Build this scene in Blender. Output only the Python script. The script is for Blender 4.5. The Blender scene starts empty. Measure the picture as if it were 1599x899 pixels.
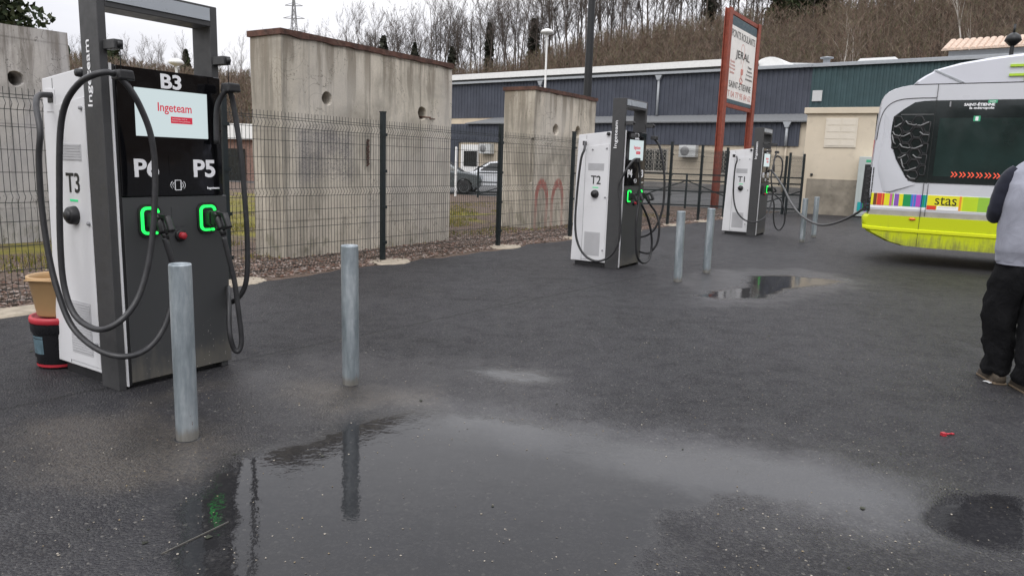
import bpy, bmesh, math, random
import numpy as np
from mathutils import Vector, Matrix, noise
random.seed(7); rng = np.random.default_rng(7)
R = math.radians
scn = bpy.context.scene
col = scn.collection

# ------------------------------------------------------------------ camera
cam_d = bpy.data.cameras.new('camera'); cam = bpy.data.objects.new('camera', cam_d); col.objects.link(cam)
cam_d.sensor_width = 36; cam_d.lens = 1150/1599*36
cam_d.clip_start = .05; cam_d.clip_end = 3000
pitch, roll = math.atan(196/1150), R(1.85)
cam.matrix_world = Matrix.Translation((0, 0, 1.45)) @ Matrix.Rotation(R(90)-pitch, 4, 'X') @ Matrix.Rotation(roll, 4, 'Z')
scn.camera = cam
# ------------------------------------------------------------------ world, sun, exposure
SUN_EL, SUN_ROT = 48, 200
w = bpy.data.worlds.new('World'); scn.world = w; w.use_nodes = True
nt = w.node_tree; N = nt.nodes; Lk = nt.links
for n in list(N): N.remove(n)
out = N.new('ShaderNodeOutputWorld'); bg = N.new('ShaderNodeBackground'); bg.inputs[1].default_value = .15
sky = N.new('ShaderNodeTexSky'); sky.sky_type = 'NISHITA'; sky.sun_disc = False
sky.sun_elevation = R(SUN_EL); sky.sun_rotation = R(SUN_ROT); sky.dust_density = 4; sky.air_density = 1.0
hs = N.new('ShaderNodeHueSaturation'); hs.inputs['Saturation'].default_value = .12
tc = N.new('ShaderNodeTexCoord'); mp = N.new('ShaderNodeMapping'); mp.inputs['Scale'].default_value = (1, 1, 3.2)
nz = N.new('ShaderNodeTexNoise'); nz.inputs['Scale'].default_value = 2.2; nz.inputs['Detail'].default_value = 5
cr = N.new('ShaderNodeValToRGB')
cr.color_ramp.elements[0].position = .35; cr.color_ramp.elements[0].color = (3.9, 3.95, 4.3, 1)
cr.color_ramp.elements[1].position = .65; cr.color_ramp.elements[1].color = (5.0, 4.98, 5.15, 1)
mx = N.new('ShaderNodeMix'); mx.data_type = 'RGBA'; mx.inputs[0].default_value = .88
Lk.new(tc.outputs['Generated'], mp.inputs[0]); Lk.new(mp.outputs[0], nz.inputs[0]); Lk.new(nz.outputs[0], cr.inputs[0])
Lk.new(sky.outputs[0], hs.inputs['Color']); Lk.new(hs.outputs[0], mx.inputs[6]); Lk.new(cr.outputs[0], mx.inputs[7])
# an overcast sky is two to three times brighter overhead than at the horizon
sx_ = N.new('ShaderNodeSeparateXYZ'); Lk.new(tc.outputs['Generated'], sx_.inputs[0])
mz = N.new('ShaderNodeMapRange'); mz.inputs[1].default_value = .12; mz.inputs[2].default_value = .95; mz.inputs[3].default_value = 1.06; mz.inputs[4].default_value = 2.1; Lk.new(sx_.outputs[2], mz.inputs[0])
vm = N.new('ShaderNodeVectorMath'); vm.operation = 'SCALE'; Lk.new(mx.outputs[2], vm.inputs[0]); Lk.new(mz.outputs[0], vm.inputs['Scale'])
Lk.new(vm.outputs[0], bg.inputs[0]); Lk.new(bg.outputs[0], out.inputs[0])
sd = bpy.data.lights.new('sun', 'SUN'); sd.energy = .5; sd.angle = R(25); sd.color = (1, .97, .93)
sun = bpy.data.objects.new('sun', sd); col.objects.link(sun)
# nishita rotation measured from +Y clockwise
az = R(SUN_ROT); dvec = Vector((math.sin(az)*math.cos(R(SUN_EL)), math.cos(az)*math.cos(R(SUN_EL)), math.sin(R(SUN_EL))))
sun.rotation_euler = dvec.to_track_quat('Z', 'Y').to_euler(); sun.location = (0, 0, 30)
scn.view_settings.view_transform = 'Standard'; scn.view_settings.look = 'None'
scn.view_settings.exposure = 0.45; scn.view_settings.gamma = 1
try: scn.cycles.max_bounces = 6; scn.cycles.caustics_reflective = False; scn.cycles.caustics_refractive = False
except Exception: pass

# ------------------------------------------------------------------ materials
def srgb(r, g, b):
    f = lambda c: (c/255/12.92) if c <= 10 else ((c/255+.055)/1.055)**2.4
    return (f(r), f(g), f(b), 1)
def lin(v): return (v[0], v[1], v[2], 1)
class NT:
    def __init__(s, m): s.t = m.node_tree; s.n = s.t.nodes; s.l = s.t.links
    def add(s, typ, **k):
        n = s.n.new(typ)
        for a, b in k.items(): setattr(n, a, b)
        return n
    def link(s, a, b): s.l.new(a, b)
    def coord(s, kind='Object', scale=(1, 1, 1), rot=(0, 0, 0)):
        t = s.add('ShaderNodeTexCoord'); m = s.add('ShaderNodeMapping'); m.inputs['Scale'].default_value = scale; m.inputs['Rotation'].default_value = rot
        s.link(t.outputs[kind], m.inputs[0]); return m.outputs[0]
    def geo(s, scale=(1, 1, 1)):
        t = s.add('ShaderNodeNewGeometry'); m = s.add('ShaderNodeMapping'); m.inputs['Scale'].default_value = scale
        s.link(t.outputs['Position'], m.inputs[0]); return m.outputs[0]
    def noise(s, vec, scale, detail=4, rough=.55, dist=0):
        n = s.add('ShaderNodeTexNoise'); s.link(vec, n.inputs['Vector']); n.inputs['Scale'].default_value = scale
        n.inputs['Detail'].default_value = detail; n.inputs['Roughness'].default_value = rough; n.inputs['Distortion'].default_value = dist
        return n.outputs[0]
    def ramp(s, fac, stops):
        r = s.add('ShaderNodeValToRGB'); s.link(fac, r.inputs[0]); e = r.color_ramp.elements
        while len(e) < len(stops): e.new(.5)
        for i, (p, c) in enumerate(stops):
            e[i].position = p; e[i].color = c if len(c) == 4 else lin(c)
        return r.outputs[0]
    def mr(s, val, a, b, c=0, d=1):
        m = s.add('ShaderNodeMapRange'); m.interpolation_type = 'SMOOTHSTEP'; s.link(val, m.inputs[0])
        for i, x in enumerate((a, b, c, d)): m.inputs[i+1].default_value = x
        return m.outputs[0]
    def mix(s, fac, a, b, blend='MIX'):
        m = s.add('ShaderNodeMix', data_type='RGBA', blend_type=blend)
        for i, v in ((0, fac), (6, a), (7, b)):
            if hasattr(v, 'links') or hasattr(v, 'is_output'): s.link(v, m.inputs[i])
            else: m.inputs[i].default_value = v
        return m.outputs[2]
    def math(s, op, a, b=0., c=0.):
        m = s.add('ShaderNodeMath', operation=op)
        for i, v in enumerate((a, b, c)):
            if hasattr(v, 'is_output'): s.link(v, m.inputs[i])
            else: m.inputs[i].default_value = v
        return m.outputs[0]
    def bump(s, h, strength, dist=.01):
        b = s.add('ShaderNodeBump'); b.inputs['Distance'].default_value = dist
        if hasattr(strength, 'is_output'): s.link(strength, b.inputs['Strength'])
        else: b.inputs['Strength'].default_value = strength
        s.link(h, b.inputs['Height']); return b.outputs[0]
def newmat(name):
    m = bpy.data.materials.new(name); m.use_nodes = True
    return m, NT(m), m.node_tree.nodes['Principled BSDF']
def mat(name, c, rough=.5, metal=0, var=.12, scale=6, bump=0, bscale=60, spec=.5, dirt=None, coat=0):
    """plain painted / plastic / metal surface with uneven tone, gloss and a little dirt"""
    m, t, p = newmat(name); v = t.coord()
    n = t.noise(v, scale, 5)
    hi = tuple(min(1, x*(1+var)) for x in c[:3])+(1,); lo = tuple(x*(1-var) for x in c[:3])+(1,)
    colr = t.ramp(n, [(.3, lo), (.7, hi)])
    if dirt:
        dn = t.noise(v, scale*2.3, 6, .7, .3)
        colr = t.mix(t.mr(dn, .52, .75, 0, dirt[1]), colr, dirt[0])
    t.link(colr, p.inputs['Base Color'])
    rn = t.noise(v, scale*1.7, 3)
    t.link(t.mr(rn, .3, .7, max(.02, rough-.07), min(1, rough+.09)), p.inputs['Roughness'])
    p.inputs['Metallic'].default_value = metal; p.inputs['Specular IOR Level'].default_value = spec
    if coat: p.inputs['Coat Weight'].default_value = coat; p.inputs['Coat Roughness'].default_value = .06
    if bump: t.link(t.bump(t.noise(v, bscale, 4), bump, .004), p.inputs['Normal'])
    return m
def emat(name, c, s):
    m, t, p = newmat(name); p.inputs['Base Color'].default_value = c; p.inputs['Emission Color'].default_value = c; p.inputs['Emission Strength'].default_value = s
    p.inputs['Roughness'].default_value = .3
    return m
M = {}
M['white_paint'] = mat('white_paint', (.72, .72, .73), .35, var=.03, scale=3, dirt=((.35, .33, .3, 1), .12))
M['vent_grey'] = mat('vent_grey', (.5, .5, .51), .5, var=.04)
M['anthracite'] = mat('anthracite', (.042, .044, .046), .42, var=.12, scale=8, dirt=((.16, .15, .13, 1), .10))
M['pillar'] = mat('pillar_metal', (.052, .052, .053), .5, var=.08, scale=10, dirt=((.14, .13, .12, 1), .10))
M['silver'] = mat('silver_trim', (.6, .6, .62), .3, .8, var=.05)
M['lightbar'] = mat('light_bar', (.42, .45, .48), .3, .1, var=.05)
M['glass_black'] = mat('black_glass', (.004, .004, .005), .06, var=.1, spec=.6)
M['black_plastic'] = mat('black_plastic', (.018, .018, .019), .45, var=.15, scale=20)
M['cable'] = mat('cable_rubber', (.03, .03, .032), .42, var=.25, scale=14, dirt=((.12, .11, .1, 1), .25))
M['cable_grey'] = mat('cable_rubber_grey', (.10, .10, .10), .5, var=.2, scale=14)
M['screen'] = emat('display', (.62, .72, .74, 1), .40)
M['screen'].node_tree.nodes['Principled BSDF'].inputs['Base Color'].default_value = (.04, .045, .045, 1); M['screen'].node_tree.nodes['Principled BSDF'].inputs['Emission Strength'].default_value = .68
M['led'] = emat('green_led', (.02, 1, .12, 1), 1.0)
M['led_s'] = emat('green_mark', (.02, .55, .2, 1), .3)
M['red'] = mat('red_plastic', (.45, .03, .045), .4, var=.08)
M['redink'] = emat('red_ink', (.62, .03, .06, 1), .25)
M['white_ink'] = mat('white_ink', (.92, .92, .93), .5, var=.02)
M['black_ink'] = mat('black_ink', (.01, .01, .01), .5, var=.02)
M['grey_ink'] = mat('grey_ink', (.3, .3, .31), .5, var=.02)

def galv():
    m, t, p = newmat('galvanised_steel'); v = t.coord()
    vo = t.add('ShaderNodeTexVoronoi'); t.link(v, vo.inputs['Vector']); vo.inputs['Scale'].default_value = 26
    s = t.noise(t.coord(scale=(3, 3, .6)), 5, 6, .65)
    c = t.ramp(s, [(.34, (.20, .235, .25)), (.5, (.33, .37, .395)), (.68, (.50, .54, .56))])
    c = t.mix(t.mr(vo.outputs['Distance'], .1, .7, 0, .22), c, (.22, .26, .28, 1))
    sp = t.add('ShaderNodeSeparateXYZ'); t.link(v, sp.inputs[0])
    low = t.math('ADD', t.mr(sp.outputs[2], 0.0, .14, 1, 0), t.math('MULTIPLY', t.noise(t.coord(scale=(9, 9, 3)), 2.2, 6, .7), .9))
    c = t.mix(t.mr(low, .85, 1.4, 0, .6), c, (.2, .16, .11, 1))
    rust = t.noise(t.coord(scale=(14, 14, 5)), 3, 6, .8)
    c = t.mix(t.math('MULTIPLY', t.mr(rust, .62, .7, 0, .9), t.mr(sp.outputs[2], .05, .45, 1, 0)), c, (.16, .07, .03, 1))
    t.link(c, p.inputs['Base Color']); p.inputs['Metallic'].default_value = .45; p.inputs['Roughness'].default_value = .45
    t.link(t.bump(s, .15, .004), p.inputs['Normal']); return m
M['galv'] = galv()

def concrete(name, base, seed=0, graffiti=None):
    m, t, p = newmat(name); v = t.coord(); 
    big = t.noise(t.coord(scale=(.8, .8, .8)), 1.1+seed*.1, 6, .6, .4)
    c = t.ramp(big, [(.36, tuple(x*.6 for x in base)), (.5, base), (.64, tuple(min(1, x*1.2) for x in base))])
    st = t.noise(t.coord(scale=(3.2, 3.2, .28)), 1.6, 7, .68, .2)          # rain streaks
    c = t.mix(t.mr(st, .50, .57, 0, .5), c, tuple(x*.42 for x in base)+(1,))
    pale = t.noise(t.coord(scale=(1.5, 1.5, .5)), 1.3, 5, .6)
    c = t.mix(t.mr(pale, .52, .57, 0, .45), c, (base[0]*1.3, base[1]*1.3, base[2]*1.32, 1))
    fine = t.noise(v, 38, 6, .75)
    c = t.mix(t.mr(fine, .35, .8, .25, 0), c, tuple(x*.5 for x in base)+(1,))
    # shuttering board joints
    sp = t.add('ShaderNodeSeparateXYZ'); t.link(v, sp.inputs[0])
    for ax, per, off, am in ((0, 1.22, .12, .7), (2, 1.25, .1, .7)):
        f = t.math('FRACT', t.math('DIVIDE', t.math('ADD', sp.outputs[ax], off+t_zero), per))
        d = t.math('ABSOLUTE', t.math('SUBTRACT', f, .5))
        ln = t.math('MULTIPLY', t.mr(d, 0.004, .016, 1, 0), t.mr(st, .35, .6, .35, 1))
        c = t.mix(t.math('MULTIPLY', ln, am), c, tuple(x*.3 for x in base)+(1,))
    grey = t.noise(t.coord(scale=(.5, .5, .3)), .9, 4, .5)
    c = t.mix(t.mr(grey, .45, .6, 0, .45), c, (base[0]*.82, base[1]*.85, base[2]*.95, 1))
    c = t.mix(t.math('MULTIPLY', t.mr(t.math('ABSOLUTE', t.math('SUBTRACT', sp.outputs[0], .02)), .0, .16, .8, 0), t.mr(st, .35, .6, .3, 1)), c, tuple(x*.4 for x in base)+(1,))
    c = t.mix(t.math('MULTIPLY', t.mr(sp.outputs[2], 2.2, 3.1, 0, .8), t.mr(st, .42, .6, 0, 1)), c, (base[0]*.4, base[1]*.37, base[2]*.34, 1))
    ck = t.noise(t.coord(scale=(1, 1, .5)), 1.7, 5, .6, 1.2)
    c = t.mix(t.math('MULTIPLY', t.mr(t.math('ABSOLUTE', t.math('SUBTRACT', ck, .5)), .0015, .005, .8, 0), t.mr(big, .4, .6, 0, 1)), c, tuple(x*.22 for x in base)+(1,))
    pit = t.add('ShaderNodeTexVoronoi'); t.link(v, pit.inputs['Vector']); pit.inputs['Scale'].default_value = 9
    c = t.mix(t.mr(pit.outputs['Distance'], .05, .09, .5, 0), c, (.08, .07, .06, 1))
    moss = t.noise(t.coord(scale=(2, 2, 1.4)), 2.1, 6, .75)
    c = t.mix(t.math('MULTIPLY', t.mr(sp.outputs[2], .1, .9, 1, 0), t.mr(moss, .5, .7, 0, .55)), c, (.1, .1, .05, 1))
    if graffiti:
        c = graffiti(t, v, c)
    t.link(c, p.inputs['Base Color']); p.inputs['Roughness'].default_value = .88
    h = t.math('ADD', t.math('MULTIPLY', fine, .5), big)
    t.link(t.bump(h, .5, .02), p.inputs['Normal']); return m
t_zero = 0.0
def graf_red(t, v, c):
    """two sprayed red arches on the broad face, worn away from below"""
    sp = t.add('ShaderNodeSeparateXYZ'); t.link(v, sp.inputs[0])
    fade = t.noise(t.coord(scale=(3, 3, 2)), 3.5, 6, .7)
    tot = None
    for cx, cz, rx, rz in ((.42, .55, .25, .45), (1.16, .55, .25, .45)):
        dx = t.math('DIVIDE', t.math('SUBTRACT', sp.outputs[0], cx), rx)
        dz = t.math('DIVIDE', t.math('MAXIMUM', t.math('SUBTRACT', sp.outputs[2], cz), 0.), rz)
        r = t.math('SQRT', t.math('ADD', t.math('MULTIPLY', dx, dx), t.math('MULTIPLY', dz, dz)))
        ring = t.mr(t.math('ABSOLUTE', t.math('SUBTRACT', r, 1.0)), 0.14, .32, 1, 0)
        ring = t.math('MULTIPLY', ring, t.mr(sp.outputs[2], .25, .8, .45, 1))
        tot = ring if tot is None else t.math('MAXIMUM', tot, ring)
    front = t.mr(sp.outputs[1], 0.02, .05, 1, 0)
    tot = t.math('MULTIPLY', t.math('MULTIPLY', tot, front), t.mr(fade, .3, .55, .35, .85))
    return t.mix(tot, c, (.40, .10, .08, 1))
def graf_black(t, v, c):
    sp = t.add('ShaderNodeSeparateXYZ'); t.link(v, sp.inputs[0])
    n = t.noise(t.coord(scale=(5, 5, 9), rot=(0, .6, 0)), 1.8, 4, .6, 1.5)
    n2 = t.noise(v, 1.6, 3)
    msk = t.math('MULTIPLY', t.mr(sp.outputs[0], .1, .4, 0, 1), t.mr(sp.outputs[0], 1.2, 1.5, 1, 0))
    msk = t.math('MULTIPLY', msk, t.math('MULTIPLY', t.mr(sp.outputs[2], .9, 1.2, 0, 1), t.mr(sp.outputs[2], 1.7, 2.0, 1, 0)))
    sm = t.math('MULTIPLY', msk, .35)
    c = t.mix(t.math('MULTIPLY', sm, t.mr(n2, .35, .6, 0, 1)), c, (.12, .12, .15, 1))
    return t.mix(t.math('MULTIPLY', msk, t.mr(t.math('ABSOLUTE', t.math('SUBTRACT', n, .5)), .008, .02, .75, 0)), c, (.05, .05, .08, 1))
M['conc_a'] = concrete('old_concrete_a', (.60, .545, .45), 0, graf_black)
M['conc_b'] = concrete('old_concrete_b', (.62, .56, .46), 3, graf_red)
M['conc_c'] = concrete('old_concrete_c', (.50, .475, .44), 6)
M['rust'] = mat('rusty_steel', (.095, .045, .032), .85, var=.5, scale=9, bump=.5, bscale=40, dirt=((.3, .24, .18, 1), .4))
M['hole_shade'] = mat('hole_inside_shade', (.11, .09, .075), .95, var=.4, scale=14)  # dark tone painted in for the shade inside holes and slots
M['fence'] = mat('fence_green', (.008, .014, .016), .45, var=.15)
M['wire'] = mat('fence_wire', (.02, .026, .026), .5, var=.1)
M['footing'] = mat('footing_concrete', (.36, .31, .24), .9, var=.25, scale=9, bump=.6, bscale=50, dirt=((.15, .13, .1, 1), .5))
M['mast'] = mat('mast_black', (.012, .013, .014), .4)
M['red_steel'] = mat('red_oxide_steel', (.28, .062, .035), .6, var=.25, scale=7, dirt=((.09, .04, .03, 1), .6), bump=.3)
M['sign_white'] = mat('sign_board', (.88, .86, .82), .5, var=.06, scale=2, dirt=((.35, .32, .28, 1), .35))
M['teal_band'] = mat('teal_band', (.06, .10, .12), .6, dirt=((.3, .3, .28, 1), .5))
M['sign_red'] = mat('sign_red', (.6, .26, .22), .6)
M['navy'] = mat('navy_cladding', (.07, .077, .098), .55, var=.16, scale=.9, spec=.25, dirt=((.10, .11, .13, 1), .35))
M['teal'] = mat('teal_cladding', (.05, .086, .092), .55, var=.16, scale=.9, spec=.25, dirt=((.08, .11, .12, 1), .35))
M['roof_white'] = mat('roof_sheet', (.82, .82, .80), .6, var=.05, dirt=((.5, .48, .45, 1), .3))
M['gutter'] = mat('gutter_grey', (.36, .38, .40), .5, var=.08, dirt=((.2, .2, .2, 1), .3))
M['canopy'] = mat('canopy_grey', (.17, .175, .18), .7, var=.12, dirt=((.1, .1, .1, 1), .4))
M['render_beige'] = mat('beige_render', (.63, .55, .43), .9, var=.07, scale=1.2, bump=.3, bscale=80, dirt=((.38, .33, .26, 1), .35))
M['render_far'] = mat('beige_wall', (.52, .45, .35), .9, var=.08, scale=.8, dirt=((.33, .29, .23, 1), .5))
M['plinth'] = mat('bare_render', (.26, .23, .185), .95, var=.28, scale=2.4, bump=.5, bscale=60, dirt=((.12, .11, .09, 1), .5))
M['plinth_far'] = mat('grey_plinth', (.2, .19, .18), .9, var=.2, scale=1.5)
M['shutter'] = mat('cream_shutter', (.68, .62, .52), .6, var=.03)
M['win_dark'] = mat('window_dark', (.02, .022, .022), .2, var=.2)
M['win_frame'] = mat('window_frame', (.45, .42, .37), .7)
M['ac'] = mat('ac_unit', (.55, .56, .55), .5, var=.05)
M['tile'] = mat('roof_tile', (.55, .42, .33), .8, var=.25, scale=5)
M['brick'] = mat('brick_red', (.24, .15, .12), .9, var=.3, scale=8)
M['kiosk'] = mat('kiosk_grey', (.45, .49, .47), .5, var=.04)
M['bus_silver'] = mat('bus_silver', (.60, .61, .64), .32, .0, var=.03, scale=.8, coat=.3)
M['bus_white'] = mat('bus_white', (.62, .63, .68), .35, .0, var=.03, scale=1.5, coat=.3)
M['bus_lime'] = mat('bus_lime', (.52, .60, .008), .35, 0, var=.05, scale=2, coat=.3, dirt=((.2, .2, .06, 1), .5))
def grimy(name, c, zlo, zhi, dirt, rough, speck=None):
    m, t, p = newmat(name); v = t.coord(); sp = t.add('ShaderNodeSeparateXYZ'); t.link(v, sp.inputs[0])
    st = t.noise(t.coord(scale=(9, 9, .9)), 2, 6, .7); n = t.noise(v, 3, 6, .7)
    k = t.math('ADD', t.math('MULTIPLY', t.mr(sp.outputs[2], zlo, zhi, 1, 0), .75), t.math('MULTIPLY', t.math('SUBTRACT', t.math('ADD', st, n), 1.0), 1.5))
    col_ = t.mix(t.mr(k, .25, 1.0, .03, .8), c, dirt)
    if speck:
        vo = t.add('ShaderNodeTexVoronoi'); t.link(v, vo.inputs['Vector']); vo.inputs['Scale'].default_value = 55
        s2 = t.add('ShaderNodeSeparateColor'); t.link(vo.outputs['Color'], s2.inputs[0])
        d_ = t.math('MULTIPLY', t.mr(vo.outputs['Distance'], .12, .2, 1, 0), t.mr(s2.outputs[0], .8, .85, 0, 1))
        col_ = t.mix(t.math('MULTIPLY', d_, t.math('MULTIPLY', t.mr(sp.outputs[2], .1, .55, 1, 0), t.mr(n, .4, .6, 0, 1))), col_, speck)
    t.link(col_, p.inputs['Base Color']); t.link(t.mr(k, .2, 1, rough, .8), p.inputs['Roughness']); return m
M['bus_lime'] = grimy('bus_lime', (.55, .63, .008, 1), .28, .72, (.17, .165, .05, 1), .3)
M['anthracite'] = grimy('anthracite', (.058, .06, .062, 1), .02, .35, (.13, .12, .10, 1), .42, (.4, .38, .34, 1))
M['bus_pane'] = mat('bus_pane', (.014, .030, .028), .05, var=.35, scale=1.5, spec=.7)
M['bus_lime_hi'] = mat('bus_lime_ridge', (.68, .74, .012), .3, 0, var=.03, scale=2, coat=.4)
M['bus_glass'] = mat('bus_glass', (.010, .017, .018), .06, var=.2, scale=.8, spec=.7)
M['bus_dirty'] = mat('bus_dirty_band', (.36, .34, .30), .6, var=.15, scale=4, dirt=((.2, .18, .15, 1), .5))
M['tyre'] = mat('tyre', (.02, .02, .02), .8)
M['grille_grey'] = mat('grille_grey', (.22, .22, .22), .4)
M['orange'] = mat('orange_lens', (.75, .18, .02), .3)
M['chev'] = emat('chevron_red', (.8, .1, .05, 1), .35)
M['lime_print'] = mat('lime_print', (.45, .68, .04), .5, var=.03)
M['green_print'] = mat('green_print', (.05, .4, .2), .5, var=.03)
for nm, c in (('yellow', (.8, .75, .02)), ('brown', (.16, .05, .02)), ('sred', (.7, .05, .03)), ('sorange', (.85, .3, .03)), ('pink', (.6, .12, .35)),
              ('purple', (.25, .1, .45)), ('sgreen', (.01, .3, .08)), ('sblue', (.05, .2, .6)), ('magenta', (.5, .08, .5)), ('steal', (.01, .35, .35)),
              ('lime2', (.5, .68, .02)), ('lime3', (.3, .55, .05)), ('navyp', (.05, .08, .25))):
    M[nm] = mat('print_'+nm, c, .4, var=.03)
M['tan'] = mat('tan_bucket', (.48, .31, .15), .45, var=.06)
M['bucket_black'] = mat('bucket_black', (.012, .012, .014), .3, var=.1)
M['label_blue'] = mat('bucket_label', (.10, .16, .19), .4, var=.3, scale=20)
def fabric(name, c, sc=900, b=.3):
    m, t, p = newmat(name); v = t.coord()
    fold = t.noise(v, 7, 5, .6, .6); fine = t.noise(v, sc*.35, 2)
    cc = t.ramp(fold, [(.3, tuple(x*.82 for x in c)), (.7, tuple(x*1.12 for x in c))])
    cc = t.mix(t.mr(fine, .3, .7, .18, 0), cc, tuple(x*.6 for x in c)+(1,))
    t.link(cc, p.inputs['Base Color']); p.inputs['Roughness'].default_value = .92; p.inputs['Sheen Weight'].default_value = .15
    h = t.math('ADD', fold, t.math('MULTIPLY', fine, .08)); t.link(t.bump(h, b, .03), p.inputs['Normal']); return m
M['hoodie'] = fabric('grey_fleece', (.34, .35, .41)); M['navy_cloth'] = fabric('navy_cloth', (.012, .014, .028)); M['trouser'] = fabric('black_trousers', (.007, .007, .008), b=.9)
M['trouser'].node_tree.nodes['Principled BSDF'].inputs['Sheen Weight'].default_value = 0; M['trouser'].node_tree.nodes['Principled BSDF'].inputs['Specular IOR Level'].default_value = .2
M['sole'] = mat('shoe_sole', (.2, .15, .1), .8)
M['shoe'] = mat('shoe', (.07, .055, .04), .8, var=.3, scale=20); M['skin'] = mat('skin', (.45, .27, .2), .5); M['hair'] = mat('hair', (.03, .02, .015), .7)
M['car_white'] = mat('car_white', (.68, .70, .72), .25, coat=.5, var=.02); M['car_grey'] = mat('car_grey', (.10, .115, .12), .25, .3, coat=.5, var=.04)
M['bark'] = mat('bark', (.085, .068, .058), .95, var=.35, scale=2)
M['bark_far'] = mat('bark_far', (.10, .083, .072), .95, var=.35, scale=2)
M['birch'] = mat('birch_bark', (.42, .39, .35), .9, var=.25, scale=2)
def islands(name, cols, rough=.9, spec=.3):
    m, t, p = newmat(name); g = t.add('ShaderNodeNewGeometry')
    st = [(i/(len(cols)), c) for i, c in enumerate(cols)]
    r = t.add('ShaderNodeValToRGB'); r.color_ramp.interpolation = 'CONSTANT'; t.link(g.outputs['Random Per Island'], r.inputs[0]); e = r.color_ramp.elements
    while len(e) < len(st): e.new(.5)
    for i, (pp, c) in enumerate(st): e[i].position = pp; e[i].color = lin(c)
    t.link(r.outputs[0], p.inputs['Base Color']); p.inputs['Roughness'].default_value = rough; p.inputs['Specular IOR Level'].default_value = spec; return m
M['stones'] = islands('stones', [(.16, .11, .085), (.24, .17, .14), (.09, .065, .05), (.3, .25, .22), (.13, .07, .05), (.2, .16, .14), (.06, .045, .035)])
M['grit'] = islands('grit', [(.3, .27, .22), (.2, .18, .15), (.42, .38, .32), (.12, .11, .1), (.25, .2, .13)])
M['grassm'] = islands('grass', [(.14, .14, .02), (.2, .18, .03), (.09, .10, .02), (.22, .17, .05)])
M['leaf'] = islands('evergreen_leaf', [(.03, .045, .02), (.045, .06, .025), (.02, .03, .015), (.06, .07, .035)])
M['ivy'] = islands('ivy_leaf', [(.04, .045, .032), (.055, .058, .042), (.03, .032, .024)])
M['brush'] = islands('bare_brush', [(.15, .112, .085), (.18, .135, .10), (.11, .082, .062), (.20, .16, .125), (.14, .13, .075), (.17, .11, .085)])

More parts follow.
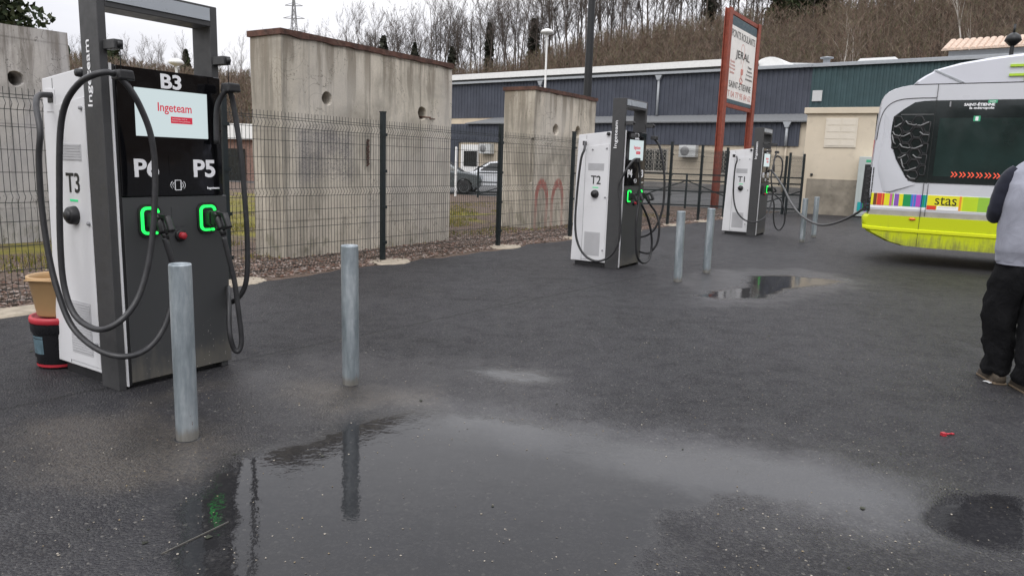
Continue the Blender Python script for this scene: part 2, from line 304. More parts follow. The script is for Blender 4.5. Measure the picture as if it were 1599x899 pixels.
# ------------------------------------------------------------------ object helpers
def tag(o, label=None, cat=None, group=None, kind=None):
    if label: o['label'] = label
    if cat: o['category'] = cat
    if group: o['group'] = group
    if kind: o['kind'] = kind
    return o
def thing(name, label, cat, loc=(0, 0, 0), rz=0, group=None):
    o = bpy.data.objects.new(name, None); col.objects.link(o); o.empty_display_size = .2
    o.location = loc; o.rotation_euler = (0, 0, rz); return tag(o, label, cat, group)
def link(name, me, parent=None, loc=None, rot=None):
    o = bpy.data.objects.new(name, me); col.objects.link(o)
    if parent: o.parent = parent
    if loc: o.location = loc
    if rot: o.rotation_euler = rot
    return o
class MB:
    """collects shapes into ONE mesh"""
    def __init__(s): s.v = []; s.f = []; s.sm = []
    def quadsoup(s, v, f, smooth=False):
        b = len(s.v); s.v += [tuple(x) for x in v]; s.f += [tuple(i+b for i in q) for q in f]; s.sm += [smooth]*len(f); return s
    def box(s, x0, x1, y0, y1, z0, z1):
        v = [(x, y, z) for x in (x0, x1) for y in (y0, y1) for z in (z0, z1)]
        return s.quadsoup(v, [(0, 1, 3, 2), (4, 6, 7, 5), (0, 4, 5, 1), (2, 3, 7, 6), (0, 2, 6, 4), (1, 5, 7, 3)])
    def beam(s, a, b, w, d=None, up=(0, 0, 1)):
        a = Vector(a); b = Vector(b); t = (b-a).normalized(); u = Vector(up)
        if abs(t.dot(u)) > .95: u = Vector((0, 1, 0))
        r = t.cross(u).normalized()*w/2; q = r.cross(t).normalized()*((d or w)/2)
        v = [p+i*r+j*q for p in (a, b) for i, j in ((-1, -1), (1, -1), (1, 1), (-1, 1))]
        return s.quadsoup(v, [(3, 2, 1, 0), (4, 5, 6, 7), (0, 1, 5, 4), (1, 2, 6, 5), (2, 3, 7, 6), (3, 0, 4, 7)])
    def tube(s, pts, rad, n=10, caps=True, smooth=True):
        pts = [Vector([float(q) for q in p]) for p in pts]; rad = rad if hasattr(rad, '__len__') else [rad]*len(pts)
        t0 = (pts[1]-pts[0]).normalized(); u = Vector((0, 0, 1)) if abs(t0.z) < .9 else Vector((1, 0, 0)); nrm = t0.cross(u).normalized(); v = []
        for i, p in enumerate(pts):
            t = (pts[min(i+1, len(pts)-1)]-pts[max(i-1, 0)]).normalized()
            nrm = (nrm-t*nrm.dot(t)).normalized(); bn = t.cross(nrm)
            for k in range(n):
                a = 2*math.pi*k/n; v.append(p+(math.cos(a)*nrm+math.sin(a)*bn)*float(rad[i]))
        f = [(i*n+k, i*n+(k+1) % n, (i+1)*n+(k+1) % n, (i+1)*n+k) for i in range(len(pts)-1) for k in range(n)]
        s.quadsoup(v, f, smooth)
        if caps:
            b = len(s.v)-len(v); s.f += [tuple(b+k for k in range(n))[::-1], tuple(b+(len(pts)-1)*n+k for k in range(n))]; s.sm += [False]*2
        return s
    def lathe(s, prof, n=28, c=(0, 0, 0), smooth=True, axis='z'):
        v = []
        for r, z in prof:
            for k in range(n):
                a = 2*math.pi*k/n; p = (r*math.cos(a), r*math.sin(a), z)
                if axis == 'y': p = (p[0], p[2], p[1])
                if axis == 'x': p = (p[2], p[0], p[1])
                v.append((p[0]+c[0], p[1]+c[1], p[2]+c[2]))
        return s.quadsoup(v, [(i*n+k, i*n+(k+1) % n, (i+1)*n+(k+1) % n, (i+1)*n+k) for i in range(len(prof)-1) for k in range(n)], smooth)
    def prism(s, poly, y0, y1):
        """polygon in x,z extruded along y"""
        n = len(poly); v = [(x, y0, z) for x, z in poly]+[(x, y1, z) for x, z in poly]
        f = [tuple(range(n)), tuple(range(2*n-1, n-1, -1))]+[(i, i+n, (i+1) % n+n, (i+1) % n) for i in range(n)]
        return s.quadsoup(v, f)
    def build(s, name, m, parent=None, loc=None, rot=None, bevel=0, seg=2):
        me = bpy.data.meshes.new(name); me.from_pydata(s.v, [], s.f); me.materials.append(M[m] if isinstance(m, str) else m)
        me.polygons.foreach_set('use_smooth', s.sm)
        bm = bmesh.new(); bm.from_mesh(me)
        bmesh.ops.recalc_face_normals(bm, faces=bm.faces)
        if bevel: bmesh.ops.bevel(bm, geom=[e for e in bm.edges if len(e.link_faces) == 2 and e.calc_face_angle(0) > .5], offset=bevel, segments=seg, affect='EDGES', profile=.6)
        bm.to_mesh(me); bm.free()
        return link(name, me, parent, loc, rot)
def np_mesh(name, V, F, m, parent=None, smooth=False):
    """V (n,3) float, F (k,4) or (k,3) int"""
    me = bpy.data.meshes.new(name); V = np.asarray(V, np.float32); F = np.asarray(F, np.int32); k = F.shape[1]
    me.vertices.add(len(V)); me.vertices.foreach_set('co', V.ravel()); me.loops.add(F.size); me.loops.foreach_set('vertex_index', F.ravel())
    me.polygons.add(len(F)); me.polygons.foreach_set('loop_start', np.arange(len(F), dtype=np.int32)*k)
    me.polygons.foreach_set('use_smooth', np.full(len(F), smooth)); me.update(calc_edges=True); me.validate()
    me.materials.append(M[m] if isinstance(m, str) else m); return link(name, me, parent)
def spline(pts, n=6):
    P = [Vector(p) for p in pts]; P = [P[0]*2-P[1]]+P+[P[-1]*2-P[-2]]; o = []
    for i in range(1, len(P)-2):
        for k in range(n):
            t = k/n; a, b, c, d = P[i-1:i+3]
            o.append(.5*((2*b)+(c-a)*t+(2*a-5*b+4*c-d)*t*t+(3*b-a-3*c+d)*t**3))
    return o+[P[-2]]
FONTS = {}
FR = ((1, 0, 0), (0, 0, 1))        # text directions (x, up): on a face looking to -y
SD = ((0, -1, 0), (0, 0, 1))       # on a face looking to -x
UPR = ((0, 0, 1), (0, 1, 0))       # on a face looking to -x, reading upwards
def text(s, size, m, parent, at, dirs=FR, bold=0, width=None, height=None, shear=0, name='lettering', align='CENTER', thick=.0015):
    cu = bpy.data.curves.new(name, 'FONT'); cu.body = s; cu.size = size; cu.align_x = align; cu.align_y = 'CENTER'; cu.offset = bold; cu.extrude = thick; cu.shear = shear
    cu.resolution_u = 4
    o = bpy.data.objects.new(name, cu); col.objects.link(o)
    me = bpy.data.meshes.new_from_object(o.evaluated_get(bpy.context.evaluated_depsgraph_get())); bpy.data.objects.remove(o); bpy.data.curves.remove(cu)
    me.name = name; n = len(me.vertices); co = np.empty(n*3, np.float32); me.vertices.foreach_get('co', co); co = co.reshape(-1, 3)
    mn, mx_ = co.min(0), co.max(0)
    if align == 'CENTER': co[:, :2] -= (mn[:2]+mx_[:2])/2
    if height: co[:, 1] *= height/(mx_[1]-mn[1])
    if width: co[:, 0] *= width/(mx_[0]-mn[0])
    X = np.array(dirs[0], float); Y = np.array(dirs[1], float); Z = np.cross(X, Y)
    co2 = co[:, :1]*X+co[:, 1:2]*Y+co[:, 2:3]*Z+np.array(at, float)
    me.vertices.foreach_set('co', co2.astype(np.float32).ravel()); me.materials.clear(); me.materials.append(M[m]); me.update()
    return link(name, me, parent)
def copy_tree(o, parent=None):
    c = o.copy(); col.objects.link(c); c.parent = parent
    for ch in o.children: copy_tree(ch, c)
    return c
def boolean(o, cutters):
    """cut real recesses, then throw the cutters away"""
    for c in cutters:
        md = o.modifiers.new('cut', 'BOOLEAN'); md.operation = 'DIFFERENCE'; md.object = c; md.solver = 'EXACT'
    bpy.context.view_layer.update()
    me = bpy.data.meshes.new_from_object(o.evaluated_get(bpy.context.evaluated_depsgraph_get()))
    o.modifiers.clear(); o.data = me
    for c in cutters: bpy.data.objects.remove(c)

# ------------------------------------------------------------------ SETTING: ground
P0 = np.array([-3.275, 8.385]); DF = np.array([.5645, .8254]); NF = np.array([.8254, -.5645])     # fence line, right-hand normal
FROT = math.atan2(DF[1], DF[0])
def ground_mat():
    m, t, p = newmat('gravel_and_moss'); v = t.geo()
    a = t.noise(v, 6, 6, .7); b = t.noise(v, .35, 5, .6); f = t.noise(v, 40, 5, .7)
    c = t.ramp(a, [(.3, (.055, .04, .03)), (.5, (.115, .08, .062)), (.7, (.19, .15, .12))])
    c = t.mix(t.mr(f, .4, .7, 0, .5), c, (.22, .18, .15, 1))
    at = t.add('ShaderNodeAttribute'); at.attribute_name = 'moss'
    g = t.ramp(t.noise(v, 3, 6, .7), [(.3, (.12, .10, .05)), (.5, (.17, .155, .035)), (.7, (.27, .22, .05))])
    mk = t.mr(t.math('ADD', at.outputs['Fac'], t.math('MULTIPLY', t.math('SUBTRACT', t.noise(v, .9, 5, .65), .5), 1.6)), .35, .65)
    c = t.mix(mk, c, g)
    t.link(c, p.inputs['Base Color']); p.inputs['Roughness'].default_value = .95; p.inputs['Specular IOR Level'].default_value = .2
    t.link(t.bump(t.math('ADD', f, a), .8, .03), p.inputs['Normal']); return m
def vary(a, b, n, far, ext):
    core = np.linspace(a, b, n); k = np.geomspace(1, ext, far)
    return np.concatenate([a-k[::-1], core, b+k])
xs = vary(-60, 90, 100, 14, 1500); ys = vary(-40, 75, 78, 14, 1500)
XX, YY = np.meshgrid(xs, ys, indexing='ij')
def grid_mesh(name, XX, YY, ZZ, m, smooth=True):
    a, b = XX.shape; idx = np.arange(a*b).reshape(a, b)
    F = np.stack([idx[:-1, :-1], idx[1:, :-1], idx[1:, 1:], idx[:-1, 1:]], -1).reshape(-1, 4)
    return np_mesh(name, np.stack([XX, YY, ZZ], -1).reshape(-1, 3), F, m, smooth=smooth)
gr = grid_mesh('ground', XX, YY, np.zeros_like(XX), ground_mat(), False); tag(gr, 'brown gravel ground with moss behind the fence', kind='structure')
V = np.stack([XX, YY], -1).reshape(-1, 2); back = -((V-P0)@NF); al = (V-P0)@DF
moss = np.clip((back-1.8)/2.5, 0, 1)*np.clip((16-al)/6, 0, 1)*.6
at_ = gr.data.attributes.new('moss', 'FLOAT', 'POINT'); at_.data.foreach_set('value', moss.astype(np.float32))

# asphalt sheet with wetness fields measured on the yard
P1 = [(-1.35, 3.36), (-1.2, 3.5), (-1.02, 3.66), (-.86, 3.95), (-.55, 4.15), (-.12, 4.06), (.31, 3.9), (.71, 3.72), (1.14, 3.64), (1.54, 3.5), (1.75, 3.3), (1.86, 3.1), (1.62, 2.98), (1.3, 3.05), (1.0, 3.1), (.75, 2.9), (.6, 2.6), (.42, 2.2), (-.3, 2.0), (-.9, 2.1), (-1.22, 2.45), (-1.34, 2.9)]
PR = [(1.93, 3.12), (2.08, 3.24), (2.26, 3.22), (2.45, 3.1), (2.2, 2.74), (1.98, 2.68), (1.8, 2.76), (1.75, 2.92)]
P3 = [(-.27, 4.98), (-.09, 5.06), (.2, 5.03), (.35, 4.86), (.31, 4.71), (.11, 4.72), (-.11, 4.81)]
P4 = [(2.11, 8.36), (2.39, 8.71), (2.94, 9.14), (3.25, 10.05), (3.89, 10.31), (4.32, 10.05), (4.55, 9.87), (3.97, 9.39), (3.43, 9.05), (2.92, 8.34), (2.39, 8.17)]
DA = [(-2.18, 2.98), (-2.27, 3.57), (-2.05, 4.22), (-1.68, 4.97), (-1.12, 5.3), (-.45, 5.21), (-.17, 5.33), (.46, 4.9), (.36, 4.6), (.63, 4.14), (1.3, 3.99), (1.92, 3.76), (2.2, 3.38), (2.6, 3.3), (2.3, 2.5), (1.24, 2.57), (.79, 2.68), (.56, 2.1), (-1.9, 2.0)]
DB = [(1.98, 9.35), (2.97, 10.6), (4.35, 11.04), (4.85, 10.04), (4.35, 9.32), (3.37, 8.47), (2.72, 7.85), (1.99, 7.73)]
SI = [[(-1.5, 4.54), (-1.36, 4.77), (-.97, 4.6), (-.39, 4.52), (-.39, 4.15), (-.72, 4.12), (-.97, 3.88), (-1.36, 4.23)], [(-2.7, 3.72), (-2.32, 3.97), (-1.65, 3.92), (-1.28, 3.57), (-1.3, 3.04), (-1.72, 2.89), (-2.18, 2.98)],
      [(-2.2, 4.1), (-1.9, 4.55), (-1.75, 4.5), (-2.1, 4.0)], [(-.6, 2.15), (-.42, 2.45), (-.36, 2.4), (-.45, 2.1)]]
FL = [(-.9, 4.1), (-.72, 4.5), (-.32, 4.43), (.2, 4.13), (.74, 3.9), (1.24, 3.77), (1.68, 3.58), (1.95, 3.33), (1.96, 3.03), (1.79, 2.74), (1.6, 2.74), (1.38, 2.9), (1.15, 3.05), (.8, 3.22), (.47, 3.42), (0, 3.65), (-.5, 3.9)]
def sdist(P, poly):
    poly = np.array(poly); ins = np.zeros(len(P), bool); dm = np.full(len(P), 1e9)
    for i in range(len(poly)):
        a = poly[i]; b = poly[(i+1) % len(poly)]; ab = b-a
        tt = np.clip(((P-a)@ab)/(ab@ab), 0, 1); d = np.linalg.norm(P-(a+tt[:, None]*ab), axis=1); dm = np.minimum(dm, d)
        c = ((a[1] > P[:, 1]) != (b[1] > P[:, 1])) & (P[:, 0] < (b[0]-a[0])*(P[:, 1]-a[1])/(b[1]-a[1]+1e-12)+a[0]); ins ^= c
    return np.where(ins, dm, -dm)
def wfield(P, polys, rad): return np.max([np.clip(.5+sdist(P, q)/rad/2, 0, 1) for q in polys], 0)
us = np.concatenate([np.linspace(-60, -8, 14), np.arange(-6.5, 7.5, .05), np.linspace(8, 90, 22)])
vs = np.concatenate([[.32, .8, 1.3], np.arange(1.8, 9.2, .05), np.linspace(10, 70, 14)])
UU, VV = np.meshgrid(us, vs, indexing='ij')
edge = np.array([noise.noise(Vector((u*.9, 3, 0)))*.22+noise.noise(Vector((u*3.1, 9, 0)))*.07 for u in us])
VV = VV.copy(); VV[:, 0] += edge; VV[:, 1] += edge*.4
AX = P0[0]+UU*DF[0]+VV*NF[0]; AY = P0[1]+UU*DF[1]+VV*NF[1]
def asphalt_mat():
    m, t, p = newmat('wet_asphalt'); v = t.geo()
    def attr(n): a = t.add('ShaderNodeAttribute'); a.attribute_name = n; return a.outputs['Fac']
    big = t.noise(v, .55, 5, .6); mid = t.noise(v, 5, 6, .68); fine = t.noise(v, 55, 5, .75)
    j = t.math('SUBTRACT', t.noise(v, 2.6, 7, .68), .5); j2 = t.math('SUBTRACT', mid, .5)
    fuzz = t.math('ADD', t.math('MULTIPLY', j, .55), t.math('MULTIPLY', j2, .28))
    wet = t.mr(t.math('ADD', attr('wet'), fuzz), .32, .68)
    film = t.mr(t.math('ADD', attr('film'), fuzz), .30, .95)
    spx = t.add('ShaderNodeSeparateXYZ'); t.link(t.geo(), spx.inputs[0])
    film = t.math('MINIMUM', t.math('MULTIPLY', film, t.mr(spx.outputs[0], -.8, 1.5, .6, 1.5)), 1.0)
    damp = t.mr(t.math('ADD', attr('damp'), t.math('MULTIPLY', j, .8)), .25, .75)
    silt = t.mr(t.math('ADD', attr('silt'), t.math('MULTIPLY', fuzz, 1.3)), .35, .85)
    vo = t.add('ShaderNodeTexVoronoi'); t.link(v, vo.inputs['Vector']); vo.inputs['Scale'].default_value = 95
    sc = t.add('ShaderNodeSeparateColor'); t.link(vo.outputs['Color'], sc.inputs[0])
    c = t.ramp(big, [(.33, (.020, .0195, .022)), (.67, (.037, .036, .040))])
    c = t.mix(t.mr(sc.outputs[0], .5, 1, 0, .45), c, (.085, .083, .08, 1))
    c = t.mix(t.mr(sc.outputs[1], .985, .995, 0, .5), c, (.2, .19, .17, 1))
    c = t.mix(t.mr(mid, .45, .68, 0, .42), c, (.017, .017, .018, 1))
    c = t.mix(t.math('MULTIPLY', silt, t.mr(fine, .35, .65, .1, .55)), c, (.13, .112, .09, 1))
    c = t.mix(t.math('MULTIPLY', wet, .7), c, (.014, .014, .0145, 1))
    # paving joint: a dark, slightly sunken line parallel to the fence, and a pale scrape
    sp = t.add('ShaderNodeSeparateXYZ'); t.link(t.geo(), sp.inputs[0])
    dline = t.math('ADD', t.math('MULTIPLY', sp.outputs[0], .7865), t.math('MULTIPLY', sp.outputs[1], -.6176))
    dl = t.math('ABSOLUTE', t.math('ADD', t.math('ADD', dline, 4.63), t.math('MULTIPLY', j, .10)))
    seam = t.math('MULTIPLY', t.mr(dl, .006, .03, 1, 0), t.mr(mid, .4, .6, .3, .8))
    c = t.mix(seam, c, (.012, .012, .012, 1))
    # scattered paler repair patches and oil-dark stains of the yard
    pt = t.noise(v, .9, 3, .5, .8)
    c = t.mix(t.math('MULTIPLY', t.mr(pt, .58, .68, 0, .3), t.math('SUBTRACT', 1.0, wet)), c, (.012, .012, .013, 1))
    tyre = t.noise(t.geo(scale=(1.6, .12, 1)), 2.0, 4, .6)
    c = t.mix(t.mr(tyre, .6, .72, 0, .25), c, (.07, .068, .072, 1))
    t.link(c, p.inputs['Base Color'])
    r0 = t.mr(fine, .3, .7, .36, .62)
    r1 = t.add('ShaderNodeMix'); r1.data_type = 'FLOAT'; t.link(damp, r1.inputs[0]); t.link(r0, r1.inputs[2]); r1.inputs[3].default_value = .30
    r2 = t.add('ShaderNodeMix'); r2.data_type = 'FLOAT'; t.link(wet, r2.inputs[0]); t.link(r1.outputs[0], r2.inputs[2]); t.link(t.mr(big, .35, .65, .03, .09), r2.inputs[3])
    t.link(r2.outputs[0], p.inputs['Roughness'])
    t.link(t.math('ADD', t.math('MULTIPLY', film, .2), r2.outputs[0]), p.inputs['Roughness'])
    h = t.math('ADD', t.math('MULTIPLY', vo.outputs['Distance'], -1.0), t.math('MULTIPLY', fine, .8))
    h = t.math('SUBTRACT', h, t.math('MULTIPLY', seam, 1.5))
    k = t.math('SUBTRACT', 1.0, t.math('MULTIPLY', damp, .55)); k = t.math('MULTIPLY', k, t.math('SUBTRACT', 1.0, t.math('MULTIPLY', t.math('MAXIMUM', wet, t.math('MULTIPLY', film, .9)), .985)))
    b1 = t.add('ShaderNodeBump'); b1.inputs['Distance'].default_value = .009; t.link(t.math('MULTIPLY', k, 1.0), b1.inputs['Strength']); t.link(h, b1.inputs['Height'])
    b2 = t.add('ShaderNodeBump'); b2.inputs['Distance'].default_value = .02; b2.inputs['Strength'].default_value = .06; t.link(t.noise(v, 9, 3, .6), b2.inputs['Height']); t.link(b1.outputs[0], b2.inputs['Normal'])
    t.link(b2.outputs[0], p.inputs['Normal']); p.inputs['IOR'].default_value = 1.45
    deep = t.mr(t.math('ADD', attr('deep'), fuzz), .42, .56)
    sdry = t.math('ADD', t.math('MULTIPLY', damp, .08), t.mr(mid, .36, .64, .16, .38))
    sl = t.add('ShaderNodeMix'); sl.data_type = 'FLOAT'; t.link(wet, sl.inputs[0]); t.link(sdry, sl.inputs[2]); sl.inputs[3].default_value = .27
    s2_ = t.add('ShaderNodeMix'); s2_.data_type = 'FLOAT'; t.link(deep, s2_.inputs[0]); t.link(t.math('ADD', sl.outputs[0], t.math('MULTIPLY', film, .72)), s2_.inputs[2]); s2_.inputs[3].default_value = .06
    t.link(s2_.outputs[0], p.inputs['Specular IOR Level'])
    return m
asp = grid_mesh('asphalt', AX, AY, np.full_like(AX, .004), asphalt_mat(), False); tag(asp, 'wet dark asphalt yard with shallow puddles', kind='structure')
PV = np.stack([AX, AY], -1).reshape(-1, 2)
for nm, polys, rad in (('wet', [P1, P3, P4, PR], .28), ('damp', [DA, DB], .6), ('silt', SI, .35), ('film', [FL, P3], .42), ('deep', [PR], .2)):
    a_ = asp.data.attributes.new(nm, 'FLOAT', 'POINT'); a_.data.foreach_set('value', wfield(PV, polys, rad).astype(np.float32))
# street in front of the warehouse
st = MB(); st.quadsoup([(-40, 62, .006), (-33, 47, .006), (2, 30, .006), (24, 20.5, .006), (48, 12, .006), (70, 20, .006), (36, 38, .006), (-10, 71, .006)], [(0, 1, 2, 7), (2, 3, 6, 7), (3, 4, 5, 6)])
tag(st.build('road', mat('road_asphalt', (.07, .07, .07), .7, var=.2, scale=.5, bump=.3)), 'grey street in front of the warehouse', kind='structure')

# ------------------------------------------------------------------ hills (valley sides)
def ridge(a, front=True):
    """a = X/Y tangent of azimuth on the picture side -> (distance, elevation tangent)"""
    xp = [-3, -.75, -.60, -.45, -.40, -.33, -.28, -.2, -.09, 0, .11, .22, .35, .56, .70, 3]
    el = [.14, .11, .105, .088, .082, .085, .096, .098, .098, .112, .147, .166, .186, .222, .25, .26]
    dd = [260, 260, 260, 260, 260, 230, 170, 140, 132, 130, 130, 130, 130, 125, 120, 120]
    return np.interp(a, xp, dd), np.interp(a, xp, el)
def hill_z(X, Y):
    X = np.asarray(X, float); Y = np.asarray(Y, float); Dh = np.hypot(X, Y)
    fr = Y > .05*Dh; a = np.where(fr, X/np.maximum(Y, 1e-3), np.sign(X)*3)
    rd, el = ridge(np.clip(a, -3, 3)); yy = np.where(fr & (np.abs(a) < 1.6), Y, Dh*.6)
    top = el*rd+1.45
    foot = np.interp(np.clip(a, -3, 3), [-3, -.6, -.3, -.1, .3, .7, 3], [150, 120, 95, 82, 70, 60, 60])
    t = np.clip((yy-foot)/(rd-foot), 0, 1); z = top*(t*t*(3-2*t))**.8
    return z-np.clip(yy-rd, 0, 60)*.10
azs = np.linspace(0, 2*math.pi, 241); rs_ = np.concatenate([np.linspace(45, 200, 46), np.linspace(210, 420, 12), [600, 900]])  # full circle: unseen ridge behind the camera is added to darken glass reflections
AZ, RR = np.meshgrid(azs, rs_, indexing='ij'); HX = RR*np.sin(AZ); HY = RR*np.cos(AZ)
HZ = hill_z(HX, HY)
rg = np.array([noise.noise(Vector((x*.05, y*.05, 1)))*1.6+noise.noise(Vector((x*.2, y*.2, 5)))*.5 for x, y in zip(HX.ravel(), HY.ravel())]).reshape(HX.shape)
HZ = np.where(HZ > .3, HZ+rg, -.6)
def hill_mat():
    m, t, p = newmat('leaf_litter_slope'); v = t.geo()
    c = t.ramp(t.noise(v, .12, 6, .7), [(.3, (.07, .053, .04)), (.5, (.11, .082, .062)), (.7, (.13, .11, .07))])
    c = t.mix(t.mr(t.noise(v, 1.5, 6, .75), .4, .65, 0, .6), c, (.04, .03, .023, 1))
    t.link(c, p.inputs['Base Color']); p.inputs['Roughness'].default_value = 1; p.inputs['Specular IOR Level'].default_value = .1
    t.link(t.bump(t.noise(v, 1.2, 6, .8), 1, .8), p.inputs['Normal']); return m
tag(grid_mesh('hills', HX, HY, HZ, hill_mat()), 'brown wooded valley sides, with an added unseen ridge behind the camera', kind='structure')

# twiggy tree geometry ------------------------------------------------------
def sliver_tube(V, F, a, b, ra, rb):
    t = b-a; L = np.linalg.norm(t)
    if L < 1e-4: return
    t = t/L; u = np.cross(t, (0, 0, 1) if abs(t[2]) < .9 else (1, 0, 0)); u /= np.linalg.norm(u); w_ = np.cross(t, u); i = len(V)
    for c, r in ((a, ra), (b, rb)):
        for k in range(3):
            q = 2.0944*k; V.append(c+r*(math.cos(q)*u+math.sin(q)*w_))
    F += [(i, i+1, i+4, i+3), (i+1, i+2, i+5, i+4), (i+2, i, i+3, i+5)]
def bare_tree(seed, h, spread=1., twig=1.):
    r = np.random.default_rng(seed); V = []; F = []; TV = []; TF = []
    def grow(p, d, L, rad, lev):
        n = 4 if lev == 0 else 3; q = p.copy(); dd = d.copy()
        for s in range(n):
            nd = dd+r.normal(0, .05 if lev == 0 else .16, 3); nd[2] += .05*lev; nd /= np.linalg.norm(nd); e = q+nd*L/n
            r0 = rad*(1-s/n*.75); r1 = rad*(1-(s+1)/n*.75)
            sliver_tube(V, F, q, e, r0, r1) if lev < 2 else sliver_tube(TV, TF, q, e, r0, r1)
            if lev < 3:
                k = {0: (0 if s == 0 else 4), 1: 2, 2: 3}[lev]
                for _ in range(k):
                    a = r.uniform(0, 6.283); c = r.uniform(.45, 1.0)*spread; side = np.array([math.cos(a), math.sin(a), 0])
                    bd = nd*(1.0)+side*c; bd[2] = max(bd[2], .25); bd /= np.linalg.norm(bd)
                    grow(q+(e-q)*r.uniform(.1, 1), bd, L*r.uniform(.28, .5)*(1 if lev else 1), max(r1*.5, .018*twig), lev+1)
            q = e; dd = nd
    grow(np.zeros(3), np.array([r.normal(0, .06), r.normal(0, .06), 1.]), h, h*.011+.03, 0)
    return (np.array(V), np.array(F)), (np.array(TV), np.array(TF))
def leaf_cloud(c, rad, n, size, r):
    """n leaf quads spread unevenly through ellipsoid clumps"""
    k = 14; cl = r.normal(0, .42, (k, 3))*rad; pick = r.integers(0, k, n)
    P = cl[pick]+r.normal(0, .2, (n, 3))*rad; P += c
    A = r.normal(0, 1, (n, 3)); A /= np.linalg.norm(A, axis=1)[:, None]; B = np.cross(A, r.normal(0, 1, (n, 3))); B /= np.linalg.norm(B, axis=1)[:, None]
    s = size*r.uniform(.5, 1.3, (n, 1)); A = A*s; B = B*s*.6
    V = np.stack([P-A-B, P+A-B, P+A+B, P-A+B], 1).reshape(-1, 3); F = np.arange(4*n).reshape(-1, 4); return V, F

protos = []
for i in range(9):
    (V_, F_), (TV, TF) = bare_tree(40+i, [12, 14, 11, 13, 9.5, 15, 12.5, 10.5, 13.5][i], [.8, .6, 1., .7, 1.1, .6, .8, .9, .6][i])
    off = len(V_); me = (np.vstack([V_, TV]), np.vstack([F_, TF+off])); protos.append(me)
tree_meshes = []
for V_, F_ in protos:
    o = np_mesh('bare_tree', V_, F_, 'bark_far'); tree_meshes.append(o.data); bpy.data.objects.remove(o)
spots = []
rr = random.Random(5)
def put_tree(a, Y, s, me, label, name='bare_tree', group=None, cat='tree'):
    x = a*Y; z = float(hill_z(x, Y))-.3; o = bpy.data.objects.new(name, me); col.objects.link(o)
    o.location = (x, Y, z); o.rotation_euler = (rr.uniform(-.05, .05), rr.uniform(-.05, .05), rr.uniform(0, 6.28)); o.scale = (s, s, s*rr.uniform(.9, 1.1)); tag(o, label, cat, group); return o
for i in range(160):
    a = -.30+.66*((i+rr.random())/160); d, e = ridge(a); Y = d+rr.uniform(-9, 7); hs_ = float(np.interp(a, [-.3, -.2, -.05, .1, .3, .4], [.55, .76, .98, 1.0, .92, .8]))
    put_tree(a, Y, hs_*rr.uniform(.72, 1.12), tree_meshes[rr.randrange(9)], 'bare leafless tree in the row along the near wooded ridge above the warehouse', group='bare trees along the near ridge')
for i in range(46):
    a = .34+.36*((i+rr.random())/46); d, e = ridge(a); Y = d+rr.uniform(-12, 4)
    put_tree(a, Y, rr.uniform(.5, .75), tree_meshes[rr.randrange(9)], 'small bare tree near the top of the brown slope above the bus', group='small bare trees above the bus')
for i in range(44):
    a = -.68+.36*((i+rr.random())/44); d, e = ridge(a); Y = d+rr.uniform(-25, 4)
    put_tree(a, Y, rr.uniform(.42, .8), tree_meshes[rr.randrange(9)], 'tiny bare tree on the distant hill at the left behind the nearest charger', group='bare trees on the distant hill')
# brush covering the slopes: nobody could count it
def brush(n, arange, seed, hmin, hmax, tw, ylo=.0, name='slope_brush', top=2):
    r = np.random.default_rng(seed); a = r.uniform(arange[0], arange[1], n); rd, el = ridge(a)
    foot = np.interp(a, [-3, -.6, -.3, -.1, .3, .7, 3], [150, 120, 95, 82, 70, 60, 60]); t = r.uniform(ylo, 1.0, n)**.8; Y = foot+(rd-foot)*t+top; X = a*Y; Z = hill_z(X, Y)-.4
    k = 17; h = r.uniform(hmin, hmax, n); base = np.stack([X, Y, Z], 1)
    segA = []; segB = []; W = []
    lean = r.normal(0, .08, (n, 2)); tp = base+np.stack([lean[:, 0]*h, lean[:, 1]*h, h], 1); segA.append(base); segB.append(tp); W.append(np.full(n, tw*1.6))
    for i in range(k):
        f = r.uniform(.1, .9, n)[:, None]; s = base+(tp-base)*f; an = r.uniform(0, 6.283, n); L = h*r.uniform(.15, .42, n)
        d = np.stack([np.cos(an)*.75, np.sin(an)*.75, r.uniform(.35, 1.4, n)], 1); d /= np.linalg.norm(d, axis=1)[:, None]
        segA.append(s); segB.append(s+d*L[:, None]); W.append(np.full(n, tw*r.uniform(.5, 1)))
    A = np.concatenate(segA); B = np.concatenate(segB); W = np.concatenate(W)[:, None]; T = B-A; T /= np.linalg.norm(T, axis=1)[:, None]
    U = np.cross(T, r.normal(0, 1, T.shape)); U /= np.linalg.norm(U, axis=1)[:, None]; W2 = np.cross(T, U)
    V = np.stack([A+U*W, A-U*W*.5+W2*W*.87, A-U*W*.5-W2*W*.87, B], 1).reshape(-1, 3); i0 = np.arange(len(A))[:, None]*4
    F = np.concatenate([i0+np.array([[0, 1, 3]]), i0+np.array([[1, 2, 3]]), i0+np.array([[2, 0, 3]])]);
    o = np_mesh(name, V, F, 'brush'); return o
tag(brush(10500, (-.28, .95), 11, 1.6, 4.2, .04), 'mass of bare brown brush and saplings covering the near hillside', 'brush', kind='stuff')
tag(brush(4200, (-.95, -.24), 12, 3, 6, .09, .2), 'mass of bare woodland covering the distant left hillside', 'woodland', kind='stuff')
